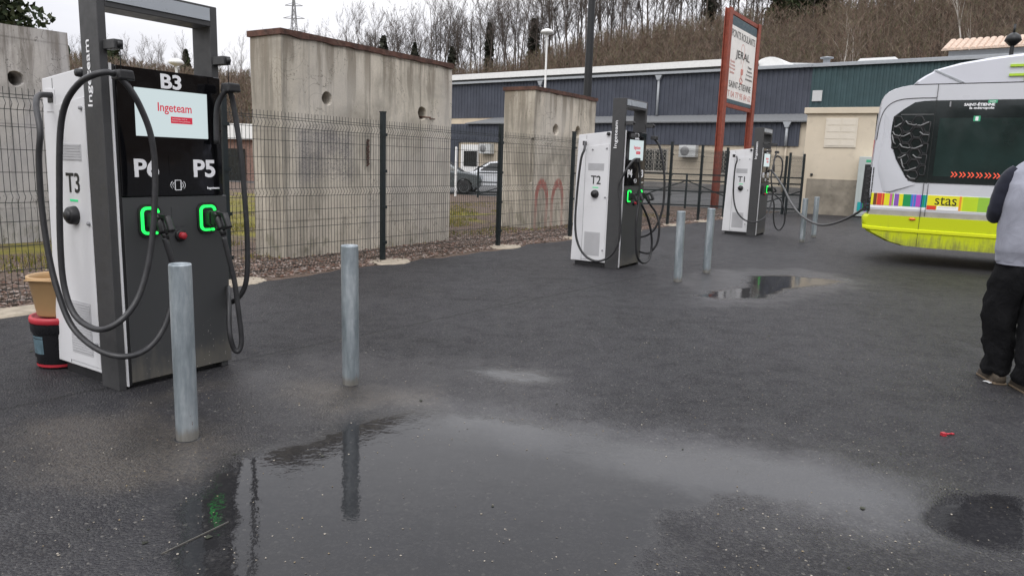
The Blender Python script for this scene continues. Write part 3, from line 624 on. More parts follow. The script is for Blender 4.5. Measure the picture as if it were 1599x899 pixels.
# ivy-clad trunks and evergreens on the ridge
def evergreen(name, a, Y, h, rad, label, leafm='ivy', n=1500, size=.22, cone=False, base=.15, trunk_m='bark'):
    x = a*Y; z = float(hill_z(x, Y))-.3; th = thing(name, label, 'tree', (x, Y, z)); r = np.random.default_rng(int(abs(a)*9999)+3)
    mb = MB(); mb.tube([(0, 0, 0), (.1, 0, h*.5), (0, .1, h*.97)], [h*.02+.05, h*.014+.03, .03], 7)
    for k in range(9):
        q = h*(.3+.6*k/9); an = r.uniform(0, 6.28); L = rad*.9; mb.tube([(0, 0, q), (math.cos(an)*L, math.sin(an)*L, q+L*.5)], [.05, .02], 4)
    mb.build('trunk', trunk_m, th)
    zz = r.uniform(base, 1, n); prof = (1-zz)**.8*1.25 if cone else np.sin(np.pi*np.clip(zz*.86+.12, 0, 1))**.5
    an = r.uniform(0, 6.283, n); lump = 1+.35*np.sin(an*3+zz*17)+.25*np.sin(an*5-zz*31); rd = rad*prof*lump*np.sqrt(r.uniform(.08, 1, n))
    P = np.stack([rd*np.cos(an), rd*np.sin(an), zz*h], 1); A = r.normal(0, 1, (n, 3)); A /= np.linalg.norm(A, axis=1)[:, None]; B = np.cross(A, r.normal(0, 1, (n, 3))); B /= np.linalg.norm(B, axis=1)[:, None]
    s = size*r.uniform(.5, 1.4, (n, 1)); A *= s; B *= s*.7
    np_mesh('crown', np.stack([P-A-B, P+A-B, P+A+B, P-A+B], 1).reshape(-1, 3), np.arange(4*n).reshape(-1, 4), leafm, th); return th
evergreen('ivy_clad_tree', -.178, 118, 9.5, .7, 'tall dark ivy-clad trunk rising above the rusty cap of the big concrete wall', n=1600, size=.2)
evergreen('ivy_clad_tree', -.137, 124, 7, 1.1, 'broad dark pointed evergreen just right of the tall ivy-clad trunk', cone=True, n=1500)
evergreen('ivy_clad_tree', -.088, 127, 6, .5, 'short ivy-clad trunk above the far end of the big concrete wall')
evergreen('ivy_clad_tree', -.04, 127, 9, .6, 'thin ivy-clad trunk left of the pale far street lamp')
evergreen('ivy_clad_tree', .018, 128, 8.5, .8, 'ivy-clad trunk between the pale far street lamp and the black mast')
evergreen('ivy_clad_tree', .245, 126, 9, .7, 'ivy-wrapped tree just left of the red framed sign board')
evergreen('evergreen_tree', .345, 120, 6.5, 2.6, 'rounded dark green bush tree right of the red framed sign board', leafm='leaf', n=3800, size=.25, base=.05)
evergreen('evergreen_tree', .388, 121, 8.2, 2.3, 'large dark green evergreen, rightmost of the two by the sign board', leafm='leaf', n=3800, size=.25, base=.05)
evergreen('evergreen_tree', -.545, 240, 8, 4, 'hazy evergreen on the distant hill seen through the frame of the nearest charger', leafm='leaf', n=1800, size=.6)
evergreen('evergreen_tree', -.437, 240, 10, 1.6, 'single pointed conifer on the distant hill beside the frame of the nearest charger', leafm='leaf', n=900, size=.5, cone=True)
evergreen('evergreen_tree', -.71, 19.5, 6.4, 1.5, 'dark evergreen tree poking above the concrete wall at the top left', leafm='leaf', n=9000, size=.06, base=.55)
evergreen('evergreen_tree', .71, 110, 7, 2.6, 'dark evergreen on the slope at the top right corner', leafm='leaf', n=2600, size=.25, base=.05)
def birch(a, Y, h, label, seed):
    (V_, F_), (TV, TF) = bare_tree(seed, h, .5); x = a*Y; z = float(hill_z(x, Y))-.2
    th = thing('birch_tree', label, 'tree', (x, Y, z)); np_mesh('trunk', V_, F_, 'birch', th); np_mesh('crown', TV, TF, 'brush', th)
birch(.425, 84, 9, 'slender pale birch on the slope above the blue and teal cladding joint', 71)
birch(.437, 86, 8, 'pale birch close right of another birch above the teal cladding', 72)
birch(.574, 92, 10, 'tall white birch on the slope above the bus roof', 73)
birch(.322, 82, 6, 'small white birch just left of the sign board above the white roof', 74)
birch(.18, 82, 5, 'small pale birch above the white roof right of the black mast', 75)
birch(.59, 86, 6, 'short white birch beside the tiled roof', 76)

# pylon
py = thing('electricity_pylon', 'grey lattice electricity pylon on the skyline behind the concrete wall', 'pylon', (-103, 350, 34))
mb = MB()
for sx in (-1, 1):
    for sy in (-1, 1): mb.beam((sx*2.6, sy*2.6, 0), (sx*.35, sy*.35, 38), .32)
for k in range(10):
    z0 = k*3.8; w0 = 2.6-2.25*z0/38; w1 = 2.6-2.25*(z0+3.8)/38
    for sy in (-1, 1):
        mb.beam((-w0, sy*w0, z0), (w1, sy*w1, z0+3.8), .16); mb.beam((w0, sy*w0, z0), (-w1, sy*w1, z0+3.8), .16)
mb.build('lattice_mast', 'grille_grey', py)
mb = MB()
for z0, L in ((24, 5.5), (29.5, 4.8), (35, 4)):
    mb = MB()
    for s in (-1, 1): mb.beam((0, 0, z0), (s*L, 0, z0+.2), .3); mb.beam((0, 0, z0+1.5), (s*L, 0, z0+.2), .16)
    mb.build('crossarm', 'grille_grey', py)
py.location.z = 33

# ------------------------------------------------------------------ warehouse
FW = math.atan2(-.6, .8)
wh = thing('warehouse', 'long navy and teal corrugated metal warehouse with white roof edge below the hill', 'warehouse', (-1.1, 65, 0), FW)
def corrugated(x0, x1, y, z0, z1, pitch=.34, depth=.045):
    mb = MB(); n = int((x1-x0)/pitch); pr = []
    for i in range(n):
        b = x0+i*(x1-x0)/n; q = (x1-x0)/n
        pr += [(b, y), (b+q*.42, y), (b+q*.5, y+depth), (b+q*.92, y+depth)]
    pr.append((x1, y)); m_ = len(pr)
    mb.quadsoup([(a, b, z0) for a, b in pr]+[(a, b, z1) for a, b in pr], [(i, i+1, i+1+m_, i+m_) for i in range(m_-1)]); return mb
XL, XT, XR = -13, 25.3, 70
corrugated(XL, XT, 0, 5.2, 8.15).build('upper_cladding', 'navy', wh)
corrugated(XT, XR, 0, 3.0, 8.15).build('upper_cladding', 'teal', wh)
corrugated(-7, XT, -1.5, 3.05, 4.62).build('lower_cladding', 'navy', wh)
corrugated(-13, -3.9, -1.52, .95, 3.05).build('lower_cladding', 'navy', wh)
MB().box(XL, XR, .06, 30, 0, 8.1).build('core_wall', 'render_far', wh)
MB().box(-13, XT+12, -1.38, .05, 0, 4.55).build('wall', 'render_far', wh)
MB().box(-13.02, XT+12, -1.42, -1.3, 0, .40).build('plinth', 'plinth_far', wh)
r_ = MB(); r_.quadsoup([(-3, -1.75, 4.66), (XT+12, -1.75, 4.66), (XT+12, .1, 5.24), (-1.0, .1, 5.24), (-3, -1.75, 4.58), (XT+12, -1.75, 4.58), (XT+12, .1, 5.16), (-1.0, .1, 5.16)], [(0, 1, 2, 3), (7, 6, 5, 4), (0, 4, 5, 1), (3, 2, 6, 7), (0, 3, 7, 4), (1, 5, 6, 2)])
r_.build('canopy_roof', 'canopy', wh)
MB().box(-13, XT, -.28, .1, 8.16, 8.33).build('gutter', 'gutter', wh)
MB().box(XT, XR, -.2, .1, 8.16, 8.34).build('gutter', 'gutter', wh)
MB().box(-13, 21.6, .1, .5, 8.34, 8.56).build('roof_fascia', 'canopy', wh)
rf = MB(); rf.quadsoup([(-13.2, -.2, 8.56), (21.6, -.2, 8.56), (21.6, 14, 10.2), (-13.2, 14, 10.2), (-13.2, -.2, 8.66), (21.6, -.2, 8.66), (21.6, 14, 10.3), (-13.2, 14, 10.3)], [(3, 2, 1, 0), (4, 5, 6, 7), (0, 1, 5, 4), (3, 7, 6, 2), (0, 4, 7, 3), (1, 2, 6, 5)])
rf.build('roof', 'roof_white', wh)
MB().box(-13.2, 21.6, -.24, -.2, 8.52, 8.98).build('roof_edge', 'roof_white', wh)
MB().box(21.6, XR, .1, 29, 8.3, 8.42).build('roof', 'gutter', wh)
a = MB(); pp = [(21.9+.9*0, 8.42)]
arc = [(22.3+1.0*math.cos(math.pi-q*math.pi/10), 8.42+.62*math.sin(q*math.pi/10)) for q in range(11)]
a.prism(arc, .4, 5.5); a.build('roof_vent', 'roof_white', wh)
a = MB(); a.lathe([(.22, 8.4), (.22, 8.75), (.42, 8.78), (.42, 8.84), (0, 8.92)], 14, (25.9, .8, 0)); a.build('flue', 'gutter', wh)
a = MB(); a.prism([(27.8, 8.42), (28.0, 8.62), (30, 8.62), (30.2, 8.42)], .5, 2.2); a.build('skylight', 'roof_white', wh)
for x, z0, z1, y in ((14.4, 5.22, 8.12, -.12), (3.75, 5.22, 8.12, -.12), (24.5, 3.06, 4.6, -1.64), (-9, 5.22, 8.12, -.12)):
    a = MB(); a.tube([(x, y, z0), (x, y, z1-.25)], .09, 10); a.prism([(x-.11, z1-.35), (x-.27, z1), (x+.27, z1), (x+.11, z1-.35)], y-.13, y+.1); a.build('downpipe', 'gutter', wh)
MB().tube([(24.5, -1.5, .1), (24.5, -1.5, 3.0)], .07, 8).build('downpipe', 'render_far', wh)
MB().box(25.45, 26.05, -.08, -.01, 6.0, 6.68).build('wall_box', 'ac', wh)
def grille_window(x0, x1, z0, z1, y=-1.38):
    f = MB(); t_ = .09
    f.box(x0-t_, x1+t_, y-.06, y-.003, z1, z1+t_); f.box(x0-t_-.05, x1+t_+.05, y-.12, y-.003, z0-t_, z0); f.box(x0-t_, x0, y-.06, y-.003, z0, z1); f.box(x1, x1+t_, y-.06, y-.003, z0, z1); f.box((x0+x1)/2-.03, (x0+x1)/2+.03, y-.05, y-.012, z0, z1)
    o = f.build('window', 'win_frame', wh)
    MB().box(x0, x1, y-.01, y-.004, z0, z1).build('pane', 'win_dark', o)
    g_ = MB(); n = 7; w_ = (x1-x0)/n
    for i in range(n+1): g_.tube([(x0+i*w_, y-.08, z0), (x0+i*w_, y-.08, z1)], .012, 4)
    for i in range(n):
        for j in range(5):
            zz = z0+(z1-z0)*j/5; h_ = (z1-z0)/5; g_.tube([(x0+i*w_, y-.08, zz), (x0+(i+1)*w_, y-.08, zz+h_)], .01, 4); g_.tube([(x0+(i+1)*w_, y-.08, zz), (x0+i*w_, y-.08, zz+h_)], .01, 4)
    g_.build('grille', 'win_frame', o)
for x in (14.1, 19.8, 8.4, 25.1+.6): grille_window(x, x+1.95, 1.18, 2.68)
a = MB(); a.box(-3.55, -1.6, -1.55, -1.39, 0, 2.85); dr = a.build('door', 'roof_white', wh); MB().box(-3.2, -1.7, -1.6, -1.56, 1.0, 2.3).build('pane', 'win_dark', dr)
def ac(x, z):
    a = MB(); a.box(x, x+1.25, -1.95, -1.42, z, z+.82); o = a.build('ac_unit', 'ac', wh, bevel=.02)
    b = MB(); b.lathe([(.0, -.012), (.31, -.012), (.33, 0), (.31, .0)], 20, (x+.45, -1.955, z+.41), axis='y'); b.build('fan_grille', 'grille_grey', o)
ac(17.2, 2.2); ac(-1.2, 2.1)
# building with a tiled roof behind
tl = thing('tiled_building', 'grey building with pale scalloped roof tiles behind the teal warehouse', 'building', (-1.1, 65, 0), FW)
MB().box(31.6, 60, 10, 22, 0, 10.1).build('wall', 'gutter', tl)
tm = MB(); n = 70
for i in range(n):
    x = 31.2+i*.42; arcp = [(x+.21-.21*math.cos(q*math.pi/4), 10.12+.14*math.sin(q*math.pi/4)) for q in range(5)]
    b = arcp+[(x+.42, 10.08), (x, 10.08)]; v = [(p[0], 9.4, p[1]) for p in b]+[(p[0], 13, p[1]+1.15) for p in b]; k = len(b)
    tm.quadsoup(v, [tuple(range(k)), tuple(range(2*k-1, k-1, -1))]+[(j, (j+1) % k, (j+1) % k+k, j+k) for j in range(k)])
tm.build('roof', 'tile', tl)

# low white-roofed shed seen between the chargers' right cable and the wall
sh = thing('brick_shed', 'small far brick shed with white roof behind the fence left of the big concrete wall', 'shed', (-15.8, 40, 0), .0)
MB().box(-2.4, 2.6, 0, 5, 0, 2.2).build('wall', 'brick', sh); MB().box(-2.7, 2.9, -.3, 5.3, 2.2, 3.0).build('roof', 'roof_white', sh); MB().box(.4, 1.3, -.05, -.004, 0, 1.7).build('door', 'win_dark', sh)

# beige transformer house
bh = thing('beige_house', 'small beige rendered utility building with bare grey plinth behind the bus', 'building', (10.0, 26.1, 0), R(-30))
MB().box(0, 5.2, 0, 3.5, 0, 3.42).build('wall', 'render_beige', bh)
MB().box(-.1, 5.3, -.1, 3.6, 3.42, 3.62).build('roof_slab', 'render_beige', bh, bevel=.015)
MB().box(.18, 5.22, -.03, -.003, 0, 1.22).build('plinth', 'plinth', bh)
a = MB(); x0, x1, z0, z1 = .62, 1.62, 2.30, 3.28
a.box(x0, x1, -.035, -.003, z0, z1); o = a.build('shutter_window', 'shutter', bh)
b = MB()
for xa, xb in ((x0+.05, (x0+x1)/2-.02), ((x0+x1)/2+.02, x1-.05)):
    for k in range(4): b.box(xa, xb, -.048, -.036, z0+.05+k*.23, z0+.05+k*.23+.205)
b.build('shutter_leaf', 'shutter', o)
a = MB(); a.lathe([(0, -.05), (.045, -.05), (.045, 0)], 12, (.32, -.0, 1.36), axis='y'); a.build('pipe_outlet', 'black_plastic', bh)
# cabinet
kb = thing('utility_cabinet', 'pale green grey electrical cabinet with coloured stripes beside the beige building', 'cabinet', (11.3, 24.7, 0), R(-30))
MB().box(0, 1.3, 0, .55, .05, 2.0).build('body', 'kiosk', kb, bevel=.02); MB().box(.0, 1.3, .02, .52, 0, .05).build('base', 'black_plastic', kb)
MB().box(.10, 1.2, -.012, -.002, .12, 1.9).build('door', 'kiosk', kb)
st_ = MB()
for i, (nm, wd) in enumerate((('steal', .1), ('navyp', .05), ('sgreen', .05), ('purple', .09), ('steal', .12), ('pink', .08), ('magenta', .1), ('steal', .2), ('purple', .15))):
    x = .09+sum((.1, .05, .05, .09, .12, .08, .1, .2, .15)[:i]); a = MB(); a.box(x, x+wd, -.018, -.013, .22, .52); a.build('stripe', nm, kb)
text('Ville', .1, 'green_print', kb, (.36, -.02, 1.82)) if False else None
MB().box(.22, .52, -.018, -.013, 1.82, 1.9).build('plate', 'green_print', kb)
MB().lathe([(0, -.03), (.02, -.03), (.02, 0)], 10, (.62, -.012, 1.15), axis='y').build('lock', 'black_plastic', kb)

# ------------------------------------------------------------------ concrete walls
DC = math.atan2(.8417, .54)
def wall_block(name, loc, L, T, H, m, holes, label, slot=None, cap=True, rz=DC, slope=0):
    th = thing(name, label, 'concrete wall', loc, rz)
    bm = bmesh.new(); nx, nz, ny = int(L/.25), int(H/.25), 3
    mb = MB(); mb.box(0, L, 0, T, -.1, H); o = mb.build('wall', m, th)
    bm.from_mesh(o.data); bmesh.ops.subdivide_edges(bm, edges=bm.edges[:], cuts=9, use_grid_fill=True)
    for v in bm.verts:
        n_ = noise.noise_vector(Vector(v.co)*1.3)*.022; v.co += n_
        if slope: v.co.z += slope*v.co.x*(v.co.z/H)
    bm.to_mesh(o.data); bm.free()
    cut = []
    for x, z, r in holes:
        c = MB(); pts = [(r*(1+.16*noise.noise(Vector((k*1.3, x*5, z)))), 0) for k in range(14)]
        v = []
        for yy, sc in ((-.15, 1.9), (.03, 1.05), (.56, .95)):
            v += [(x+p[0]*sc*math.cos(2*math.pi*k/14), yy, z+p[0]*sc*math.sin(2*math.pi*k/14)) for k, p in enumerate(pts)]
        f = [(i*14+k, i*14+(k+1) % 14, (i+1)*14+(k+1) % 14, (i+1)*14+k) for i in range(2) for k in range(14)]+[tuple(range(14))[::-1], tuple(28+k for k in range(14))]
        c.quadsoup(v, f); cut.append(c.build('cutter', 'hole_shade'))
    if slot:
        for (x, z, w_, h_) in slot:
            c = MB(); pl = [(x-w_/2, z), (x+w_*.45, z+.03), (x+w_*.6, z+h_*.45), (x+w_/2, z+h_), (x-w_*.4, z+h_*.97), (x-w_*.62, z+h_*.5)]; c.prism(pl, -.1, .07); cut.append(c.build('cutter', 'hole_shade'))
    bpy.context.view_layer.update()
    for c in cut: c.location = loc; c.rotation_euler = (0, 0, rz)
    if cut: boolean(o, cut)
    if cap:
        q = MB(); n = 24
        for (ax, L_, ) in (('x', L),):
            for i in range(n):
                a0, a1 = -.03+i*(L+.05)/n, -.03+(i+1)*(L+.05)/n; z0, z1 = H+slope*a0, H+slope*a1; d0 = .02*noise.noise(Vector((i*.7, L, 0))); d1 = .02*noise.noise(Vector(((i+1)*.7, L, 0)))
                q.quadsoup([(a0, -.035, z0-.05+d0*1.6), (a1, -.035, z1-.05+d1*1.6), (a1, -.035, z1+.03), (a0, -.035, z0+.03), (a0, T+.03, z0-.05), (a1, T+.03, z1-.05), (a1, T+.03, z1+.03), (a0, T+.03, z0+.03)],
                           [(0, 1, 2, 3), (3, 2, 6, 7), (7, 6, 5, 4), (0, 4, 5, 1)]+([(0, 3, 7, 4)] if i == 0 else [])+([(1, 5, 6, 2)] if i == n-1 else []))
        q.build('steel_cap', 'rust', th)
    return th
wa = wall_block('concrete_wall', (-3.23, 10.35, 0), 3.78, .64, 3.1, 'conc_a', [(.82, 2.28, .085), (2.98, 2.22, .10)], 'long weathered concrete wall with two blow-out holes and a rusty steel cap, largest of the three', [(1.66, 1.30, .06, .44)])
rb = MB(); rb.tube([(2.98, .15, 2.17), (3.12, -.07, 2.16)], .012, 6); rb.tube([(3.02, .1, 2.15), (3.26, -.05, 2.14)], .01, 6); rb.build('bent_rebar', 'rust', wa)
q = MB()
for k in range(9): q.beam((1.64+.02*(k % 2), -.004, 1.32+k*.045), (1.69-.02*(k % 2), -.004, 1.36+k*.045), .016)
q.build('exposed_rebar', 'rust', wa)
wall_block('concrete_wall', (.37, 16.47, 0), 2.95, .80, 3.06, 'conc_b', [(.95, 2.22, .11), (2.05, 2.22, .12)], 'cream concrete wall with red sprayed arches, behind the fence left of the middle charger', [(.0, 1.0, .10, 1.0)])
wall_block('concrete_wall', (-9.1, 8.7, 0), 3.82, .7, 3.2, 'conc_c', [(3.04, 2.44, .10)], 'grey concrete wall with one hole at the left edge behind the nearest charger', cap=False)

# ------------------------------------------------------------------ mesh fence
fe = thing('wire_fence', 'dark green welded wire mesh fence on square posts with concrete footings along the yard', 'fence', (P0[0], P0[1], 0), FROT)
POSTS = [-5.1, -2.55, 0, 2.50, 5.32, 7.80, 10.3, 12.75, 14.9, 17.0]
def fence_panel(x0, x1, parent, H=1.93, m='wire', lit=True):
    mb = MB(); pr = [(0, .06)]; z = .06
    folds = (.12, 1.0, 1.82)
    zs = [(.04, 0)]
    for f in folds: zs += [(f-.05, 0), (f, -.035), (f+.05, 0)]
    zs += [(H+.03, 0)]
    n = int((x1-x0)/.05)
    for i in range(1, n):
        x = x0+i*(x1-x0)/n
        for (za, ya), (zb, yb) in zip(zs, zs[1:]):
            r = .0028; V_ = [(x-r, ya, za), (x+r, ya, za), (x, ya+2*r, za), (x-r, yb, zb), (x+r, yb, zb), (x, yb+2*r, zb)]
            mb.quadsoup(V_, [(0, 1, 4, 3), (1, 2, 5, 4), (2, 0, 3, 5)])
    hz = [f+d for f in folds for d in (-.05, .05)]+[.34, .56, .78, 1.22, 1.42, 1.62, 1.9]
    for z in hz: mb.beam((x0, .006, z), (x1, .006, z), .006)
    return mb.build('mesh_panel', m, parent)
for i, x in enumerate(POSTS):
    a = MB(); a.box(x-.03, x+.03, -.03, .03, 0, 2.07); a.box(x-.036, x+.036, -.036, .036, 2.07, 2.085)
    for z in (.25, .75, 1.25, 1.75): a.box(x-.045, x+.045, -.045, -.03, z, z+.04)
    a.build('post', 'fence', fe)
    if i < len(POSTS)-1: fence_panel(x+.03, POSTS[i+1]-.03, fe)
    n = 12; pts = []
    for k in range(n):
        an = 2*math.pi*k/n; r = 1+.25*noise.noise(Vector((k*1.1, x, 4))); pts.append((x+.36*r*math.cos(an), -.16+.25*r*math.sin(an)))
    f_ = MB(); b = [(p[0], p[1], 0) for p in pts]; t2 = [(x+(p[0]-x)*.93, p[1]*.95, .016) for p in pts]
    f_.quadsoup(b+t2, [tuple(range(n, 2*n))]+[(k, (k+1) % n, (k+1) % n+n, k+n) for k in range(n)]); f_.build('footing', 'footing', fe)
c_ = MB()
pts = [(-9+k*.35, -.42+.05*noise.noise(Vector((k*.8, 1, 1)))) for k in range(27)]
c_.quadsoup([(x, y, 0) for x, y in pts]+[(x, y+.02, .018) for x, y in pts]+[(x, -.06+.05*noise.noise(Vector((x, 7, 1))), .018) for x, y in pts]+[(x, -.04, 0) for x, y in pts],
            [(r*27+k, r*27+k+1, (r+1)*27+k+1, (r+1)*27+k) for r in range(3) for k in range(26)])
ce = c_.build('concrete_edging', 'footing', None, (P0[0], P0[1], .004), (0, 0, FROT)); tag(ce, 'pale concrete edging strip below the fence left of the nearest charger', 'kerb')
# the fence turns off to the beige house
f2 = thing('wire_fence', 'short dark mesh fence return between the sign posts and the beige building', 'fence', (6.32, 22.4, 0), math.atan2(2.7, 2.75))
for x in (1.9, 3.85): a = MB(); a.box(x-.035, x+.035, -.035, .035, 0, 1.95); a.build('post', 'fence', f2)
fence_panel(.2, 1.87, f2); fence_panel(1.93, 3.82, f2); a = MB(); a.box(.13, .2, -.035, .035, 0, 1.95); a.build('post', 'fence', f2)
f3 = thing('wire_fence', 'narrow taller mesh section right of the last charger by the beige building', 'fence', (9.0, 24.6, 0), math.atan2(1.3, 1.0))
for x in (0, 1.5): a = MB(); a.box(x-.035, x+.035, -.035, .035, 0, 2.05); a.build('post', 'fence', f3)
fence_panel(.03, 1.47, f3)
# metal gates beyond
def gate(loc, rz, L, label):
    g_ = thing('metal_gate', label, 'gate', loc, rz); a = MB()
    for z in (.12, .62, 1.0, 1.22): a.box(0, L, -.025, .025, z-.025, z+.025)
    n = max(1, round(L/2.3))
    for i in range(n+1): x = L*i/n; a.box(x-.035, x+.035, -.027, .027, 0, 1.25)
    a.build('frame', 'fence', g_); b = MB()
    for i in range(n):
        x0, x1 = L*i/n, L*(i+1)/n; b.beam((x0, 0, .14) if i % 2 == 0 else (x0, 0, 1.0), (x1, 0, 1.0) if i % 2 == 0 else (x1, 0, .14), .04)
    b.build('brace', 'fence', g_)
gate((3.9, 27.2, 0), R(-8), 6.9, 'dark tubular steel gate with diagonal braces in front of the warehouse')
gate((-1.5, 30.0, 0), R(8), 2.6, 'dark steel barrier in front of the parked cars between the concrete walls')
p_ = MB(); p_.lathe([(.045, 0), (.045, 1.95), (.03, 2.0), (0, 2.0)], 12); p_ = p_.build('white_post', 'roof_white', None, (-2.45, 30.5, 0)); tag(p_, 'thin white post in front of the grey parked car', 'post')

# ------------------------------------------------------------------ masts and lamps
ms = thing('lamp_mast', 'tall black mast rising behind the middle charger out of the picture', 'lamp post', (1.84, 20.2, 0))
a = MB(); a.lathe([(.17, 0), (.17, .03), (.115, .05), (.11, 2.5), (.10, 4.5), (.09, 6.2)], 20); a.build('pole', 'mast', ms)
a = MB(); a.box(-.1, .75, -.13, .13, 6.2, 6.29); a.build('lamp_head', 'mast', ms, bevel=.02); a = MB(); a.box(-.045, .045, -.115, -.095, .7, 1.15); a.build('access_door', 'mast', ms)
def lamp(loc, h, label, m='gutter', head=.5):
    l_ = thing('street_lamp', label, 'street lamp', loc); a = MB(); a.lathe([(.1, 0), (.1, .6), (.075, .7), (.05, h)], 12); a.build('pole', m, l_)
    b = MB(); b.lathe([(.08, h-.05), (head*.55, h+.02), (head*.75, h+.08), (head*.6, h+.2), (head*.2, h+.28), (0, h+.28)], 18); b.build('lamp_head', m, l_); return l_
lamp((1.47, 42, 0), 8.4, 'slim pale street lamp in front of the warehouse behind the cream concrete wall', 'roof_white')
lamp((-15.3, 34, 0), 5.25, 'pale street lamp seen through the frame of the nearest charger', 'roof_white', .45)
l3 = lamp((13.18, 20.6, 0), 5.0, 'dark street lamp behind the bus roof at the right edge', 'mast', .27)
MB().tube([(0, 0, 5.25), (0, 0, 5.5)], .03, 8).build('finial', 'mast', l3)
# red framed sign
sg = thing('sign_board', 'tall red steel framed advertising board with crane hook drawing', 'sign', (7.46, 27.7, 0), math.atan2(.835, .55))
for x in (0, 3.62):
    a = MB(); a.box(x-.17, x+.17, -.10, -.08, 0, 7.15); a.box(x-.17, x+.17, .08, .10, 0, 7.15); a.box(x-.05, x+.05, -.08, .08, 0, 7.13); a.build('post', 'red_steel', sg)
a = MB(); a.box(.0, 3.62, -.05, .05, 6.98, 7.12); a.build('crossbar', 'red_steel', sg); a = MB(); a.box(.17, 3.45, -.05, .05, 3.72, 3.86); a.build('crossbar', 'red_steel', sg)
bd = MB(); bd.box(.19, 3.43, -.045, -.01, 4.02, 6.62); bd = bd.build('board', 'sign_white', sg)
MB().box(.19, 3.43, -.045, -.01, 6.624, 6.94).build('band', 'teal_band', sg); MB().box(.19, 3.43, -.045, -.01, 3.88, 4.016).build('band', 'teal_band', sg)
text('PONTS ROULANTS', .4, 'black_ink', bd, (1.81, -.05, 6.36), width=2.9, height=.26)
text('JERAL', .7, 'black_ink', bd, (1.85, -.056, 5.66), width=1.75, height=.36, bold=.0)
text('SAINT-ETIENNE', .4, 'black_ink', bd, (1.81, -.05, 4.57), width=2.75, height=.24)
text('T 04 77 95 84 62', .4, 'sign_red', bd, (1.81, -.05, 4.22), width=2.9, height=.22)
for i, s_ in enumerate(('Etude', 'Vente', 'Montage', 'Entretien')): text(s_, .2, 'sign_red', bd, (.68, -.05, 5.38-i*.13), height=.09, width=.5+.1*(i % 3))
for i, s_ in enumerate(('Palans', 'Potences', 'Portiques', '& Accessoires')): text(s_, .2, 'black_ink', bd, (2.85, -.05, 5.38-i*.15), height=.09, width=.5+.14*i)
hk = MB(); hk.tube(spline([(1.72, -.026, 5.4), (1.6, -.026, 5.9), (1.8, -.026, 6.12), (2.05, -.026, 5.9), (1.9, -.026, 5.3), (1.85, -.026, 5.0)], 8), .026, 6); hk.tube(spline([(1.85, -.026, 5.05), (1.8, -.026, 4.92), (2.0, -.026, 4.8), (1.88, -.026, 4.68), (1.7, -.026, 4.78), (1.72, -.026, 4.88)], 8), .04, 6)
hk.box(1.74, 1.96, -.07, -.047, 5.02, 5.22); hk.build('crane_hook_drawing', 'sign_red', bd)

# ------------------------------------------------------------------ parked cars
def car(loc, rz, m, label, s=1):
    c = thing('parked_car', label, 'car', loc, rz, None)
    body = [(-2.05, .35), (-2.1, .62), (-2.02, .85), (-1.25, .95), (1.55, .98), (2.02, .9), (2.08, .6), (2.0, .32)]
    # wheel arches
    bp = [(-2.0, .3), (-2.1, .62), (-2.0, .84), (-1.2, .97), (1.6, 1.0), (2.03, .92), (2.08, .6), (2.0, .3)]
    low = []
    for cx in (1.28, -1.32): low += [(cx+.36*math.cos(q), .3+.36*math.sin(q)) for q in np.linspace(0, math.pi, 8)]
    a = MB(); a.prism(bp[::-1][:0]+bp+low, -.86, .86); a.build('body', m, c, bevel=.05)
    cb = [(-1.22, .96), (-.5, 1.42), (.1, 1.5), (1.0, 1.46), (1.75, 1.0)]; k = len(cb)
    b = MB(); b.quadsoup([(x, -.82, z) if z < 1.1 else (x, -.62, z) for x, z in cb]+[(x, .82, z) if z < 1.1 else (x, .62, z) for x, z in cb], [tuple(range(k)), tuple(range(2*k-1, k-1, -1))]+[(i, i+k, i+1+k, i+1) for i in range(k-1)]+[(0, k-1, 2*k-1, k)]); b.build('cabin', m, c, bevel=.03)
    gl = MB()
    for sy in (-1, 1):
        f = lambda x, z: (x, sy*(.835-.2*(z-1.0)/.5), z)
        gl.quadsoup([f(-.95, 1.03), f(-.45, 1.36), f(.1, 1.42), f(.15, 1.03)], [(0, 1, 2, 3)]); gl.quadsoup([f(.2, 1.03), f(.16, 1.42), f(.9, 1.39), f(1.45, 1.05)], [(0, 1, 2, 3)])
    gl.quadsoup([(-1.2, -.7, 1.0), (-1.2, .7, 1.0), (-.56, .56, 1.405), (-.56, -.56, 1.405)], [(0, 1, 2, 3)]); gl.quadsoup([(1.78, -.66, 1.03), (1.78, .66, 1.03), (1.1, .56, 1.43), (1.1, -.56, 1.43)], [(0, 1, 2, 3)])
    g_ = gl.build('windows', 'win_dark', c); md = g_.modifiers.new('t', 'SOLIDIFY'); md.thickness = .012; md.offset = 0
    for x in (-1.32, 1.28):
        for sy in (-1, 1):
            w_ = MB(); w_.lathe([(.0, -.1), (.22, -.1), (.31, -.09), (.32, 0), (.31, .09), (.22, .1), (0, .1)], 22, (x, sy*.76, .32), axis='y'); wo = w_.build('wheel', 'tyre', c)
            MB().lathe([(0, -.012), (.2, -.012), (.21, 0)], 16, (x, sy*.76+sy*.105, .32), axis='y').build('rim', 'gutter', wo)
    for sy in (-1, 1): MB().box(-2.09, -1.9, sy*.66-.14, sy*.66+.14, .66, .8).build('headlight', 'lightbar', c)
    return c
car((-.8, 35.6, 0), R(5), 'car_white', 'white car parked behind the grey one between the concrete walls')
car((-3.55, 33.2, 0), R(180), 'car_grey', 'dark grey hatchback parked in front of the white car')

